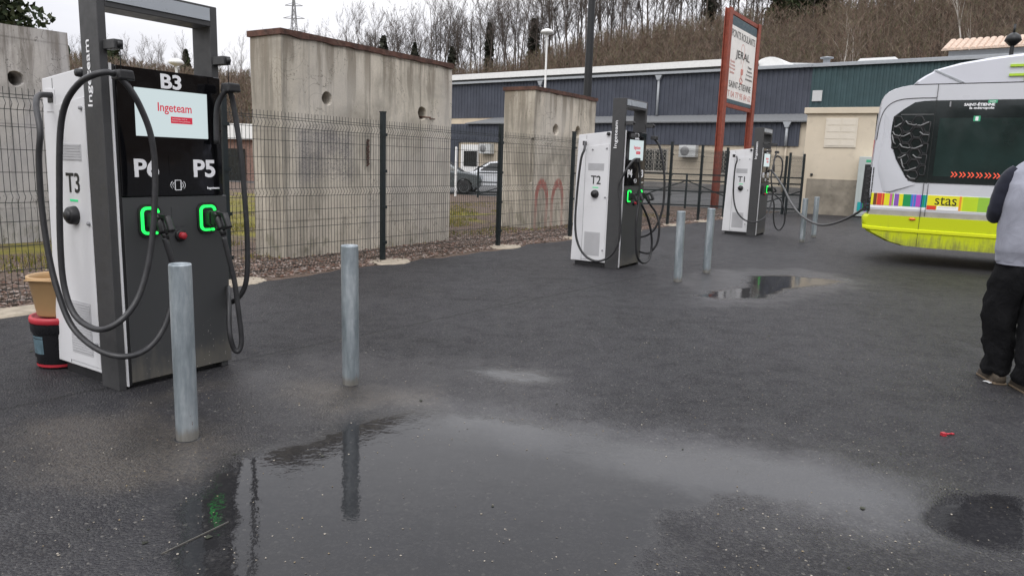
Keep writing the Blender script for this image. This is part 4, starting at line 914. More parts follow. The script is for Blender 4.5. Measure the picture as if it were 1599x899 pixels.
# ------------------------------------------------------------------ EV chargers
def rrect(cx, cz, w_, h_, r, n=5):
    o = []
    for (sx, sz, a0) in ((1, 1, 0), (-1, 1, 90), (-1, -1, 180), (1, -1, 270)):
        for k in range(n+1):
            a = R(a0+90*k/n); o.append((cx+sx*(w_/2-r)+r*math.cos(a), cz+sz*(h_/2-r)+r*math.sin(a)))
    return o
def led_ring(cx, cz, name, m, parent):
    mb = MB(); o_ = rrect(cx, cz, .118, .168, .036); i_ = rrect(cx, cz, .086, .136, .022)
    # open at lower right: skip the right and lower-right corner
    n = len(o_); keep = []
    for k in range(n):
        x = (o_[k][0]+o_[(k+1) % n][0])/2; z = (o_[k][1]+o_[(k+1) % n][1])/2
        if x > cx+.05 and z < cz+.045: continue
        keep.append(k)
    for k in keep:
        q = (k+1) % n; y0, y1 = -.030, -.022
        a0, a1, b0, b1 = o_[k], o_[q], i_[k], i_[q]
        # lower edge only left half
        if (a0[1]+a1[1])/2 < cz-.06 and (a0[0]+a1[0])/2 > cx+.03: continue
        if a0[1] < cz-.06 and a1[1] < cz-.06 and abs(a0[0]-a1[0]) > .03: a1 = (cx+.012, a1[1]) if a1[0] > a0[0] else a1; b1 = (cx+.012, b1[1]) if b1[0] > b0[0] else b1
        mb.quadsoup([(a0[0], y0, a0[1]), (a1[0], y0, a1[1]), (b1[0], y0, b1[1]), (b0[0], y0, b0[1]), (a0[0], y1, a0[1]), (a1[0], y1, a1[1]), (b1[0], y1, b1[1]), (b0[0], y1, b0[1])],
                    [(0, 1, 2, 3), (0, 4, 5, 1), (3, 2, 6, 7), (0, 3, 7, 4), (1, 5, 6, 2)])
    mb.lathe([(0, -.006), (.009, -.006), (.009, 0)], 12, (cx+.036, -.023, cz-.076), axis='y')
    return mb.build(name, m, parent)
def gun(parent, cx, cz):
    """CCS plug in its holder: nozzle, angled body and a D-shaped grip standing out from the panel"""
    mb = MB(); mb.prism(rrect(cx+.008, cz+.0, .066, .096, .02), -.075, -.02)
    mb.beam((cx+.008, -.06, cz+.012), (cx+.008, -.125, cz-.01), .055, .075)
    mb.tube(spline([(cx+.008, -.09, cz+.035), (cx+.008, -.125, cz-.01), (cx+.01, -.15, cz-.065)], 5), [.03]*11, 10)
    mb.tube(spline([(cx+.008, -.185, cz+.035), (cx+.008, -.205, cz+.0), (cx+.01, -.225, cz-.05)], 5), .021, 10)
    mb.beam((cx+.008, -.10, cz+.035), (cx+.008, -.195, cz+.03), .030, .022)
    mb.beam((cx+.01, -.145, cz-.055), (cx+.01, -.222, cz-.048), .030, .024)
    mb.tube([(cx+.01, -.15, cz-.06), (cx+.012, -.165, cz-.105)], [.024, .017], 10)
    o = mb.build('charging_plug', 'black_plastic', parent, bevel=0); return o
def build_charger(loc, label):
    c = thing('charging_station', label, 'charging station', loc, DC, 'charging stations in a row')
    # cabinet with white flanks, top falling towards the back
    a = MB(); a.prism([(0, 0), (1, 0), (1, 1), (0, 1)], 0, 1); a = MB()
    pr = [(.19, .07), (.752, .07), (.705, 1.862), (.19, 1.915)]; v = [(-.035, y, z) for y, z in pr]+[(.705, y, z) for y, z in pr]
    a.quadsoup(v, [(3, 2, 1, 0), (4, 5, 6, 7), (0, 1, 5, 4), (1, 2, 6, 5), (2, 3, 7, 6), (3, 0, 4, 7)]); a.build('cabinet', 'white_paint', c, bevel=.006)
    MB().box(-.01, .68, .05, .69, 0, .07).build('base', 'black_plastic', c)
    # flank door panel: raised leaf, seams
    d = MB(); pr = [(.215, .10), (.575, .10), (.575, 1.70), (.215, 1.745)]; v = [(-.041, y, z) for y, z in pr]+[(-.0352, y, z) for y, z in pr]
    d.quadsoup(v, [(3, 2, 1, 0), (4, 5, 6, 7), (0, 1, 5, 4), (1, 2, 6, 5), (2, 3, 7, 6), (3, 0, 4, 7)]); d = d.build('side_door', 'white_paint', c, bevel=.002, seg=1)
    e = MB(); e.box(-.043, -.0415, .29, .54, .16, .50)
    for k in range(20): e.box(-.046, -.043, .30, .53, .175+k*.016, .183+k*.016)
    e.build('vent_panel', 'vent_grey', d)
    e = MB(); e.box(-.043, -.0415, .28, .53, 1.37, 1.47)
    for k in range(6): e.box(-.046, -.043, .29, .52, 1.378+k*.016, 1.385+k*.016)
    e.build('vent_panel', 'vent_grey', d)
    e = MB(); e.box(-.037, -.0352, .5765, .5795, .08, 1.86); e.build('seam', 'black_ink', c)
    for y, z in ((.25, 1.68), (.47, 1.66), (.24, .25), (.24, 1.0)): MB().lathe([(0, -.014), (.011, -.014), (.013, 0)], 10, (-.041, y, z), axis='x').build('lock_screw', 'grey_ink', d)
    e = MB(); e.lathe([(0, -.045), (.046, -.045), (.052, -.038), (.058, -.006), (.058, 0)], 26, (-.041, .40, 1.04), axis='x'); s_ = e.build('type_two_socket', 'black_plastic', d)
    e = MB(); e.lathe([(0, -.012), (.03, -.012), (.034, 0)], 20, (-.086, .40, 1.04), axis='x'); e.build('socket_lid', 'black_plastic', s_)
    e = MB(); e.box(-.0435, -.0415, .355, .445, 1.125, 1.137); e.build('status_mark', 'led_s', d)
    # cable exit
    e = MB(); e.box(-.039, -.0352, .555, .665, 1.66, 1.80); f_ = e.build('cable_exit', 'white_paint', c, bevel=.002, seg=1); MB().box(-.042, -.0392, .575, .635, 1.715, 1.775).build('recess', 'black_plastic', f_)
    e = MB(); e.lathe([(0, -.03), (.022, -.03), (.026, 0)], 16, (-.036, .235, 1.878), axis='x'); e.build('cap_knob', 'black_plastic', c)
    # portal frame
    p = MB(); p.box(-.052, -.004, 0, .19, 0, 2.36); p.box(.664, .716, 0, .19, 0, 2.36); p.box(-.004, .664, 0, .19, 2.235, 2.36); p.build('portal_frame', 'pillar', c, bevel=.003, seg=1)
    MB().box(-.0, .66, -.008, .0, 2.268, 2.345).build('light_bar', 'lightbar', c)
    for x in (.0, .70):
        b = MB(); b.box(x-.03, x+.025, -.115, -.001, 2.0, 2.052); b = b.build('cable_bracket', 'pillar', c, bevel=.003, seg=1)
        k = MB(); k.lathe([(0, -.012), (.018, -.012), (.018, .012), (0, .012)], 12, (x, -.118, 2.026), axis='x'); k.tube([(x, -.12, 2.02), (x, -.12, 1.88)], .003, 5); k.build('hanging_cord', 'black_plastic', b)
        MB().prism([(x-.05, 1.83), (x+.05, 1.83), (x+.04, 1.885), (x-.04, 1.885)], -.18, -.095).build('cable_clamp', 'black_plastic', c, bevel=.01)
    # front
    MB().box(-.0035, .0045, -.014, .02, .02, 1.93).build('silver_trim', 'white_paint', c)
    MB().box(.005, .028, -.004, .02, .02, 1.925).build('corner_strip', 'black_plastic', c)
    MB().box(.028, .735, -.010, .18, .035, 1.168).build('lower_panel', 'anthracite', c, bevel=.003, seg=1)
    gp = MB(); gp.box(.028, .712, -.014, .17, 1.172, 1.922); gp = gp.build('glass_panel', 'glass_black', c, bevel=.003, seg=1)
    s = MB(); s.box(.13, .61, -.0165, -.0145, 1.53, 1.81); s = s.build('display', 'screen', gp)
    text('Ingeteam', .1, 'redink', s, (.385, -.018, 1.70), width=.225, height=.068, bold=.001, thick=.0006)
    rbx = MB(); rbx.box(.355, .50, -.0185, -.0168, 1.615, 1.655); rbx.build('screen_banner', 'redink', s)
    for i in range(2): text('BORNE DE RECHARGE'[: 10+7*i], .02, 'white_ink', s, (.415+.008*i, -.0192, 1.642-.014*i), width=.1+.02*i, height=.006, thick=.0003)
    text('Ingeteam', .05, 'white_ink', gp, (.635, -.0155, 1.216), width=.09, height=.02, bold=.002, thick=.0006)
    n_ = MB()
    cx, cz = .385, 1.238; n_.beam((cx-.02, -.016, cz-.03), (cx-.02, -.016, cz+.03), .004); n_.beam((cx+.02, -.016, cz-.03), (cx+.02, -.016, cz+.03), .004); n_.beam((cx-.02, -.016, cz+.03), (cx+.02, -.016, cz+.03), .004); n_.beam((cx-.02, -.016, cz-.03), (cx+.02, -.016, cz-.03), .004)
    for sx in (-1, 1):
        for rr_ in (.036, .05): n_.tube([(cx+sx*rr_*math.cos(q), -.016, cz+rr_*.7*math.sin(q)) for q in np.linspace(-.7, .7, 6)], .002, 4)
    n_.build('contactless_symbol', 'white_ink', gp)
    cr_ = MB(); cr_.box(.33, .44, -.0155, -.0145, 1.30, 1.42); cr_.build('card_reader', 'glass_black', gp)
    hp = MB(); hp.box(.335, .425, -.0122, -.0105, .98, 1.10); hp.build('hatch', 'anthracite', c)
    for cx in (.186, .582):
        h = MB(); h.prism(rrect(cx, 1.025, .145, .2, .045), -.022, -.0105); h.build('plug_holder', 'black_plastic', c)
        led_ring(cx, 1.025, 'led_ring', 'led', c)
    e = MB(); e.lathe([(.036, 0), (.036, -.016), (.03, -.018), (0, -.018)], 24, (.387, -.0105, .922), axis='y'); e = e.build('stop_button', 'black_plastic', c)
    MB().lathe([(0, -.03), (.018, -.03), (.022, -.024), (.022, 0)], 20, (.387, -.028, .922), axis='y').build('button_cap', 'red', e)
    text('Ingeteam', .15, 'white_ink', c, (-.0535, .115, 1.87), UPR, width=.37, height=.062, bold=.001, thick=.0008)
    return c
CH = [(-2.335, 4.335, .004), (1.497, 10.374, .004), (5.382, 16.406, .004)]
def lettering(c, b, pl, pr, t_):
    gp = [o for o in c.children if o.name.startswith('glass_panel')][0]
    text(b, .1, 'white_ink', gp, (.368, -.0155, 1.862), height=.088, width=.135, bold=.0028)
    text(pl, .1, 'white_ink', gp, (.185, -.0155, 1.342), height=.112, width=.155, bold=.0028)
    text(pr, .1, 'white_ink', gp, (.575, -.0155, 1.342), height=.112, width=.155, bold=.0028)
    d_ = [o for o in c.children if o.name.startswith('side_door')][0]
    text(t_, .1, 'black_ink', d_, (-.0425, .40, 1.238), SD, height=.12, width=.155, bold=.001)
c3 = build_charger(CH[0], 'nearest and largest charging station, marked B3, T3, P5 and P6')
c2 = copy_tree(c3); c2.location = CH[1]; c2['label'] = 'middle charging station of the row, marked B2 and T2'
c1 = copy_tree(c3); c1.location = CH[2]; c1['label'] = 'farthest charging station, marked T1, with a cable running to the bus'
lettering(c3, 'B3', 'P6', 'P5', 'T3'); lettering(c2, 'B2', 'P4', 'P3', 'T2'); lettering(c1, 'B1', 'P2', 'P1', 'T1')
S = (-.048, -.046)   # the traced cables are in a frame whose corner sits a little off the model's
def cable(parent, pts, r=.0165, m='cable', shift=(-.03, -.03, -.004)):
    pts = [(p[0]+shift[0]-.018, p[1]+shift[1]+.015, p[2]) for p in pts]
    a = MB(); a.tube(spline(pts, 7), r, 12); return a.build('charging_cable', m, parent)
gun(c3, .186, 1.025); gun(c3, .582, 1.025); gun(c2, .186, 1.025); gun(c2, .582, 1.025); gun(c1, .582, 1.025)
cable(c3, [(.01, .60, 1.76), (-.07, .59, 1.75), (-.13, .50, 1.68), (-.165, .40, 1.54), (-.175, .418, 1.374), (-.176, .425, 1.112), (-.173, .397, .847), (-.165, .34, .62), (-.149, .224, .398), (-.12, .007, .287), (-.047, -.144, .255), (.086, -.154, .277), (.188, -.161, .378), (.256, -.166, .548), (.273, -.167, .724), (.246, -.155, .88), (.235, -.145, .93)], .0175)
cable(c3, [(-.005, -.125, 1.858), (-.06, -.143, 1.86), (-.106, -.097, 1.84), (-.122, .023, 1.797), (-.138, .143, 1.694), (-.147, .211, 1.524), (-.153, .253, 1.195), (-.157, .279, .856), (-.155, .269, .627), (-.145, .193, .472), (-.124, .04, .41), (-.105, -.105, .432), (-.014, -.146, .507), (.067, -.152, .63), (.13, -.157, .834), (.17, -.16, 1.097), (.187, -.161, 1.358), (.17, -.16, 1.541), (.122, -.156, 1.683), (.07, -.15, 1.78), (.02, -.13, 1.85)], .0175)
cable(c3, [(.684, -.049, 1.5), (.690, -.049, 1.686), (.698, -.07, 1.77), (.718, -.12, 1.84), (.745, -.12, 1.83), (.772, -.114, 1.752), (.797, -.133, 1.489), (.813, -.144, 1.199), (.821, -.15, .858), (.809, -.141, .598), (.78, -.08, .477), (.765, .05, .42)], .0175)
cable(c3, [(.64, -.15, .91), (.66, -.165, .789), (.69, -.178, .62), (.705, -.193, .405), (.715, -.2, .23), (.70, -.193, .152), (.674, -.174, .162), (.655, -.159, .277), (.70, -.10, .45), (.77, .0, .55)], .0165)
cable(c2, [(.0, .60, 1.755), (-.1, .56, 1.74), (-.186, .52, 1.65), (-.195, .56, 1.51), (-.199, .595, 1.063), (-.2, .602, .611), (-.193, .55, .34), (-.177, .426, .167), (-.153, .252, .108), (-.131, .087, .177), (-.116, -.024, .339), (-.111, -.056, .565), (-.114, -.036, .917), (-.119, -.003, 1.179), (-.10, -.1, 1.40), (-.02, -.15, 1.52), (.083, -.153, 1.535), (.17, -.16, 1.45), (.217, -.163, 1.321), (.235, -.165, 1.098), (.226, -.164, .924), (.189, -.161, .676), (.21, -.163, .422), (.277, -.168, .188), (.433, -.179, .075), (.626, -.193, .085), (.716, -.2, .232), (.683, -.197, .471), (.537, -.187, .711), (.317, -.171, .92)])
MB().prism([(.0, 1.50), (.09, 1.50), (.08, 1.56), (.01, 1.56)], -.21, -.15).build('cable_clamp', 'black_plastic', c2, bevel=.008)
cable(c2, [(.72, -.10, 1.85), (.80, -.08, 1.862), (.814, -.106, 1.838), (.841, -.17, 1.746), (.862, -.222, 1.556), (.876, -.258, 1.351), (.883, -.274, 1.119), (.88, -.265, .832), (.854, -.203, .593), (.819, -.118, .469), (.789, -.0, .412), (.76, .12, .4)])
cable(c2, [(.63, -.16, .92), (.70, -.17, .87), (.765, -.212, .781), (.787, -.268, .601), (.784, -.261, .364), (.759, -.196, .228), (.736, -.139, .182), (.75, .0, .19)])
cable(c1, [(.0, .56, 1.73), (-.1, .53, 1.72), (-.183, .49, 1.65), (-.189, .516, 1.489), (-.189, .522, 1.162), (-.186, .493, .802), (-.174, .408, .541), (-.153, .251, .369), (-.127, .057, .315), (-.106, -.096, .357), (.217, -.163, .496), (.408, -.177, .723), (.446, -.18, .956), (.44, -.12, 1.3), (.6, -.12, 1.7), (.70, -.12, 1.84)])
cable(c1, [(.792, -.087, 1.418), (.787, -.065, 1.686), (.804, -.135, 1.771), (.826, -.229, 1.691), (.832, -.252, 1.491), (.827, -.232, 1.289), (.821, -.206, 1.12)], .018)
cable(c1, [(.65, -.17, .92), (.72, -.30, .80), (.733, -.37, .65), (.741, -.423, .491), (.74, -.418, .254), (.72, -.336, .12), (.698, -.242, .192), (.686, -.189, .411), (.683, -.179, .682), (.68, -.12, .868)])
# cable to the bus, converted into the charger's frame
bw = [(5.84, 17.0, 1.42), (5.871, 16.338, 1.105), (5.872, 15.825, .81), (5.891, 15.312, .587), (5.953, 14.8, .458), (5.983, 14.288, .441), (6.041, 13.775, .542), (6.067, 13.262, .705), (6.04, 12.86, .84)]
ca, sa = math.cos(DC), math.sin(DC)
loc_ = [((x-CH[2][0])*ca+(y-CH[2][1])*sa, -(x-CH[2][0])*sa+(y-CH[2][1])*ca, z) for x, y, z in bw]
a = MB(); a.tube(spline([(loc_[0][0]-.1, loc_[0][1]+.05, 1.45)]+loc_, 8), .022, 12); a.build('charging_cable', 'cable_grey', c1)
# a spare unlit holder on the far one
led = [o for o in c1.children if o.name.startswith('led_ring')][0]; led.data = led.data.copy(); led.data.materials[0] = M['black_plastic']

# ------------------------------------------------------------------ bollards
def bollard_mesh():
    mb = MB(); mb.lathe([(.054, 0), (.054, .895), (.0535, .9), (.0505, .905), (.047, .9), (.047, .86)], 40); mb.lathe([(0, .868), (.047, .868)], 40); return mb
BL = [(-1.638, 3.585, 'galvanised steel bollard in front of the nearest charger, closest to the camera'), (-1.023, 4.593, 'galvanised bollard with rust stains near its foot standing alone by the main puddle'),
      (2.131, 9.384, 'left bollard of the pair right of the middle charger'), (2.735, 10.299, 'right bollard of the pair right of the middle charger'),
      (6.021, 15.362, 'left bollard of the farthest pair, under the cable to the bus'), (6.722, 16.518, 'right bollard of the farthest pair in front of the beige plinth')]
b0 = bollard_mesh().build('bollard', 'galv', None, (BL[0][0], BL[0][1], .002)); tag(b0, BL[0][2], 'bollard', 'steel bollards guarding the chargers')
gap = MB(); gap.lathe([(.052, .004), (.060, .0045), (.066, .001)], 30); gap.build('joint_gap', 'black_plastic', b0)
for x, y, lb in BL[1:]:
    o = copy_tree(b0); o.location = (x, y, .002); o.rotation_euler = (R(rr.uniform(-.8, .8)), R(rr.uniform(-.8, .8)), rr.uniform(0, 6)); o['label'] = lb

# ------------------------------------------------------------------ buckets
bk = thing('bucket', 'black plastic bucket with red lid rim on the asphalt behind the nearest charger', 'bucket', (-3.04, 4.83, .006))
a = MB(); a.lathe([(0, 0), (.135, 0), (.14, .01), (.155, .28), (.158, .30)], 36); a.build('body', 'bucket_black', bk)
a = MB(); a.lathe([(.166, .303), (.170, .31), (.172, .33), (.165, .345), (.15, .345), (.148, .33), (0, .328)], 36); a.build('lid', 'red', bk)
a = MB(); a.lathe([(.158, .235), (.165, .25), (.167, .30)], 36); a.build('collar', 'bucket_black', bk); a = MB(); a.lathe([(.1425, .012), (.1435, .03)], 36); a.build('rim_line', 'red', bk)
lb = MB(); n = 18
for (z0, z1, a0, a1) in ((.10, .20, 190, 262), (.06, .09, 190, 215), (.205, .22, 190, 262), (.10, .2, 140, 184), (.05, .09, 150, 180)):
    n = 10; pr = [R(a0+(a1-a0)*k/n) for k in range(n+1)]; lb.quadsoup([((.1425+.05*z)*math.cos(q), (.1425+.05*z)*math.sin(q), z) for z in (z0, z1) for q in pr], [(k, k+1, k+n+2, k+n+1) for k in range(n)], True)
lb.build('paper_label', 'label_blue', bk)
tb = thing('bucket', 'tan plastic bucket standing on top of the black bucket', 'bucket', (-3.03, 4.83, .353))
a = MB(); a.lathe([(0, 0), (.125, 0), (.13, .01), (.165, .235), (.178, .245), (.178, .262), (.172, .266), (.160, .262), (.155, .235), (.122, .02), (0, .02)], 36); a.build('body', 'tan', tb)
a = MB(); a.tube([(.183*math.cos(q), .183*math.sin(q), .215+.035*abs(math.sin(q))) for q in np.linspace(2.6, 5.8, 20)], .006, 6); a.build('handle', 'tan', tb)

# ------------------------------------------------------------------ bus
BR = math.atan2(-.54, .84)
bus = thing('electric_bus', 'silver and lime electric city bus charging at the right edge, rear end visible', 'bus', (6.41, 12.0, .004), BR)
LB, WB = 11.3, 2.5
def loft_profile(prof, name, m, ws, parent, smooth=True, front_same=False):
    """prof: list of (s, z) outline of the long side; ws: list of (w, rear inset, top inset)"""
    n = len(prof); v = []; f = []
    top = max(z for s, z in prof)
    for w_, ri, ti in ws:
        for s, z in prof:
            mid = LB/2-.3; ss = s+ri*(1 if s < mid else -1)*(1 if s < 1 or s > LB-1.2 else 0); zz = z-ti*max(0, (z-top+.35)/.35) if ti else z; v.append((ss, w_, zz))
    for i in range(len(ws)-1): f += [(i*n+k, i*n+(k+1) % n, (i+1)*n+(k+1) % n, (i+1)*n+k) for k in range(n)]
    mb = MB(); mb.quadsoup(v, f, smooth); b = (len(ws)-1)*n; mb.quadsoup(v[:n], [tuple(range(n))], False); mb.quadsoup(v[b:], [tuple(range(n))[::-1]], False)
    me = mb.build(name, m, parent); return me
WS = [(0, 0, .0), (.04, -.012, -.004), (.10, -.03, -.012), (.22, -.055, -.02), (.5, -.08, -.03), (1.25, -.095, -.04), (2.0, -.08, -.03), (2.28, -.055, -.02), (2.4, -.03, -.012), (2.46, -.012, -.004), (2.5, 0, 0)]
def dense(p, n=3):
    o = []
    for a_, b_ in zip(p, p[1:]+p[:1]):
        k = n if math.dist(a_, b_) > .2 else 1; o += [(a_[0]+(b_[0]-a_[0])*i/k, a_[1]+(b_[1]-a_[1])*i/k) for i in range(k)]
    return o
bodyp = [(-.60, .87), (-.63, 1.15), (-.635, 1.57), (-.62, 2.1), (-.605, 2.40), (-.595, 2.55), (-.575, 2.64), (-.54, 2.71), (-.48, 2.765), (-.41, 2.80), (-.3, 2.83), (-.18, 2.85), (10.9, 2.85), (11.2, 2.7), (11.35, 1.8), (11.35, .87)]
loft_profile(bodyp, 'body', 'bus_silver', WS, bus)
loft_profile([(-.62, .785), (-.60, .872), (11.34, .872), (11.34, .785)], 'dirty_band', 'bus_dirty', WS, bus)
WS2 = [(-.02, .06, 0), (.0, .0, 0), (.06, -.02, 0), (.2, -.05, 0), (.5, -.08, 0), (1.25, -.1, 0), (2.0, -.08, 0), (2.3, -.05, 0), (2.44, -.02, 0), (2.5, .0, 0), (2.52, .06, 0)]
sk = loft_profile([(-.60, .50), (-.68, .60), (-.69, .74), (-.655, .785), (11.3, .80), (11.38, .7), (11.36, .30), (.2, .30), (-.1, .31), (-.32, .365)], 'skirt', 'bus_lime', WS2, bus)
rd_ = MB(); L = [(-.685, .585), (-.6, .565), (-.3, .555), (1, .55), (11.2, .55)]
rd_.quadsoup([(s, -.036, z+.024) for s, z in L]+[(s, -.036, z-.02) for s, z in L]+[(s, -.019, z+.034) for s, z in L]+[(s, -.019, z-.034) for s, z in L], [(i, i+1, i+6, i+5) for i in range(4)]+[(i+10, i+11, i+1, i) for i in range(4)]+[(i+5, i+6, i+16, i+15) for i in range(4)]); rd_.build('skirt_ridge', 'bus_lime_hi', bus)
# chassis underneath and wheels
MB().box(.3, 11, .3, 2.2, .3, .5).build('chassis', 'black_plastic', bus)
for x in (2.95, 8.6):
    for y in (.14, 2.36):
        w_ = MB(); w_.lathe([(0, -.13), (.28, -.13), (.45, -.12), (.48, -.08), (.48, .08), (.45, .12), (0, .13)], 36, (x, y, .48), axis='y'); wo = w_.build('wheel', 'tyre', bus)
        sg_ = -1 if y < 1 else 1; MB().lathe([(0, sg_*.01), (.1, sg_*.02), (.2, -.0), (.27, sg_*.012), (.28, 0)], 24, (x, y+sg_*.135, .48), axis='y').build('rim', 'gutter', wo)
    ar = MB(); pa = [(x+.6*math.cos(q), .42+.6*math.sin(q)) for q in np.linspace(0, math.pi, 18)]; ar.prism([(x+.6, .296)]+pa+[(x-.6, .296)], -.0245, -.0215); ar.build('wheel_arch_shade', 'black_plastic', bus)  # flat black sheet stands in for the shade of an uncut arch recess
# roof fairing
fp = [(-.18, 2.865), (-.12, 2.93), (-.04, 2.99), (.06, 3.05), (.09, 3.085), (.14, 3.10), (.43, 3.18), (.84, 3.245), (1.23, 3.285), (1.8, 3.31), (3, 3.33), (9.6, 3.33), (10.2, 3.25), (10.6, 2.865)]
loft_profile(fp, 'roof_fairing', 'bus_white', [(.03, .05, .05), (.06, .0, .02), (.12, -.0, 0), (.5, -.02, -.01), (1.25, -.03, -.015), (2.0, -.02, -.01), (2.38, 0, 0), (2.44, 0, .02), (2.47, .05, .05)], bus)
rg_ = MB(); rg_.quadsoup([(.085, .02, 3.07), (.13, .02, 3.07), (.52, .02, 2.88), (.46, .02, 2.88), (.085, .05, 3.08), (.13, .05, 3.09), (.52, .05, 2.88), (.46, .05, 2.88)], [(0, 1, 2, 3), (0, 4, 5, 1), (1, 5, 6, 2), (3, 7, 4, 0)]); rg_.build('fairing_crease', 'gutter', bus)
MB().box(-.16, 10.6, .005, .03, 2.852, 2.866).build('roof_seam', 'black_plastic', bus)
def panel(poly, name, m, y0=-.006, y1=-.0005, parent=bus, bevel=0):
    mb = MB(); mb.prism(poly, y0, y1); return mb.build(name, m, parent, bevel=bevel)
# side glazing: black band with rear air grille shape
band = [(-.27, 2.50), (-.10, 2.585), (.02, 2.605), (.17, 2.61), (10.6, 2.61), (10.6, 1.31), (.02, 1.335), (-.06, 1.35), (-.13, 1.41), (-.30, 1.70), (-.385, 1.93), (-.41, 2.06), (-.415, 2.2), (-.40, 2.27), (-.36, 2.325), (-.3, 2.36), (-.40, 2.36)]
band = [(-.40, 2.365), (-.27, 2.48), (-.12, 2.585), (.02, 2.605), (.17, 2.61), (10.6, 2.61), (10.6, 1.31), (.02, 1.335), (-.06, 1.35), (-.13, 1.41), (-.30, 1.70), (-.385, 1.93), (-.41, 2.06), (-.415, 2.2), (-.405, 2.30)]
gb = panel(band, 'side_window_band', 'bus_glass', -.010, -.001)
# recess around the grille: concave crescent
cres_o = [(-.60, 2.30), (-.59, 2.42), (-.54, 2.53), (-.46, 2.60), (-.32, 2.635), (.17, 2.64)]
cres_i = [(-.42, 2.30), (-.41, 2.37), (-.27, 2.49), (-.13, 2.59), (.0, 2.612), (.17, 2.615)]
# sunken light panel below the grille
sw = MB(); o1 = [(-.54, 2.42), (-.52, 2.1), (-.545, 1.75), (-.56, 1.6), (-.54, 1.47), (-.44, 1.17)]; o2 = [(-.42, 2.32), (-.425, 2.1), (-.44, 1.85), (-.46, 1.62), (-.42, 1.47), (-.28, 1.17)]; o3 = [(-.41, 2.30), (-.415, 2.08), (-.38, 1.88), (-.30, 1.68), (-.13, 1.395), (.02, 1.30)]
n = 6; v = [(s, -.001, z) for s, z in o1]+[(s*.6+t_*.4, -.032, z) for (s, z), (t_, _) in zip(o2, o1)]+[(s, -.0105, z) for s, z in o3]
sw.quadsoup(v, [(r*n+k, r*n+k+1, (r+1)*n+k+1, (r+1)*n+k) for r in range(2) for k in range(n-1)], True); sw.build('quarter_panel_fold', 'bus_silver', bus)
arch = MB(); pts = spline([(-.615, 2.0), (-.60, 2.25), (-.56, 2.44), (-.47, 2.565), (-.33, 2.63), (-.1, 2.65), (.17, 2.65)], 6); arch.tube([(p[0], -.003, p[1]) for p in [Vector((q.x, q.y, 0)) for q in [Vector((a.x, a.y, 0)) for a in pts]]], .006, 6); arch.build('panel_gap', 'black_plastic', bus)
gm = MB()
for (px, pz, fl, w_) in ((-.33, 2.24, 0, .10), (-.14, 2.26, 1, .16), (.03, 2.26, 0, .16), (-.33, 2.09, 1, .12), (-.20, 2.09, 0, .13), (.06, 2.10, 2, .13), (-.19, 1.90, 1, .16), (-.02, 1.90, 0, .16), (-.22, 1.75, 0, .11), (.0, 1.74, 2, .13), (-.19, 1.60, 3, .10), (-.08, 1.55, 0, .17), (-.05, 1.41, 2, .12), (-.36, 1.98, 3, .1)):
    d = w_/2
    if fl == 0: P_ = [(px-d, pz-.03+.0), (px-d*.4, pz-.035), (px+d, pz+.02)]
    elif fl == 1: P_ = [(px-d, pz+.04), (px-d*.5, pz-.01), (px+d*.6, pz-.03), (px+d, pz-.015)]
    elif fl == 2: P_ = [(px-d, pz+.03), (px-d*.2, pz-.015), (px+d, pz-.02)]
    else: P_ = [(px-d*.7, pz+.1), (px, pz-.02), (px+d*.6, pz-.05)]
    gm.tube([(x, -.020, z) for x, z in P_], .0105, 6)
gm.build('grille_ribs', 'grille_grey', gb)
hx = MB()
for i in range(4):
    for j in range(6):
        cx = -.34+i*.15; cz = 1.44+j*.17+(.085 if i % 2 else 0)
        if cz > 2.34 or (cz < 1.95 and cx < -.40+(1.95-cz)*.62): continue
        P_ = [(cx+.085*math.cos(R(60*k)), cz+.088*math.sin(R(60*k))) for k in range(7)]; P_ = [(min(max(x, -.38), .13), z) for x, z in P_]
        hx.tube([(x, -.012, z) for x, z in P_], .012, 6, caps=False)
hx.build('grille_honeycomb', 'black_plastic', gb)
MB().box(-.30, .16, -.0125, -.0105, 2.395, 2.402).build('trim_line', 'grille_grey', gb)
for x, z0, z1 in ((.176, 1.32, 2.85), (.205, .80, 1.315), (.142, .31, 1.33)): MB().box(x-.003, x+.003, (-.0245 if z0 < .5 else -.0125), .004, z0, z1).build('door_gap', 'black_ink', bus)
MB().box(.25, 1.95, -.0125, -.0105, 1.44, 2.34).build('window_pane', 'bus_pane', gb)
for x in (2.1, 4.3, 6.3, 8.4): MB().box(x+.1, x+1.9, -.0125, -.0105, 1.44, 2.5).build('window_pane', 'bus_glass', gb)
kn = MB(); kn.prism(rrect(.37, 2.55, .02, .08, .009), -.03, -.011); kn.build('latch', 'grey_ink', gb)
text('SAINT-ÉTIENNE', .07, 'white_ink', gb, (.755, -.0115, 2.545), width=.40, height=.052, bold=.003, thick=.0008)
text('la métropole', .07, 'white_ink', gb, (.79, -.0115, 2.485), width=.32, height=.048, bold=.002, thick=.0008)
g2 = MB(); g2.prism([(.86, 2.562), (.98, 2.562), (.985, 2.605), (.865, 2.605)], -.0135, -.0125); g2 = g2.build('green_sticker', 'green_print', gb); text('GEM', .03, 'white_ink', g2, (.922, -.0145, 2.584), width=.075, height=.022, thick=.0005)
g2 = MB(); g2.box(.70, .79, -.0135, -.0125, 2.29, 2.37); g2 = g2.build('square_sticker', 'green_print', gb); MB().box(.725, .765, -.0145, -.0137, 2.3, 2.36).build('pictogram', 'white_ink', g2)
for i in range(7):
    ch = MB(); x = .50+i*.112
    for dx in (0, .045):
        ch.beam((x+dx, -.012, 1.515-.0), (x+dx+.035, -.012, 1.475), .014, .004, up=(0, 1, 0)); ch.beam((x+dx+.035, -.012, 1.475), (x+dx, -.012, 1.435), .014, .004, up=(0, 1, 0))
    ch.build('chevron', 'chev', gb)
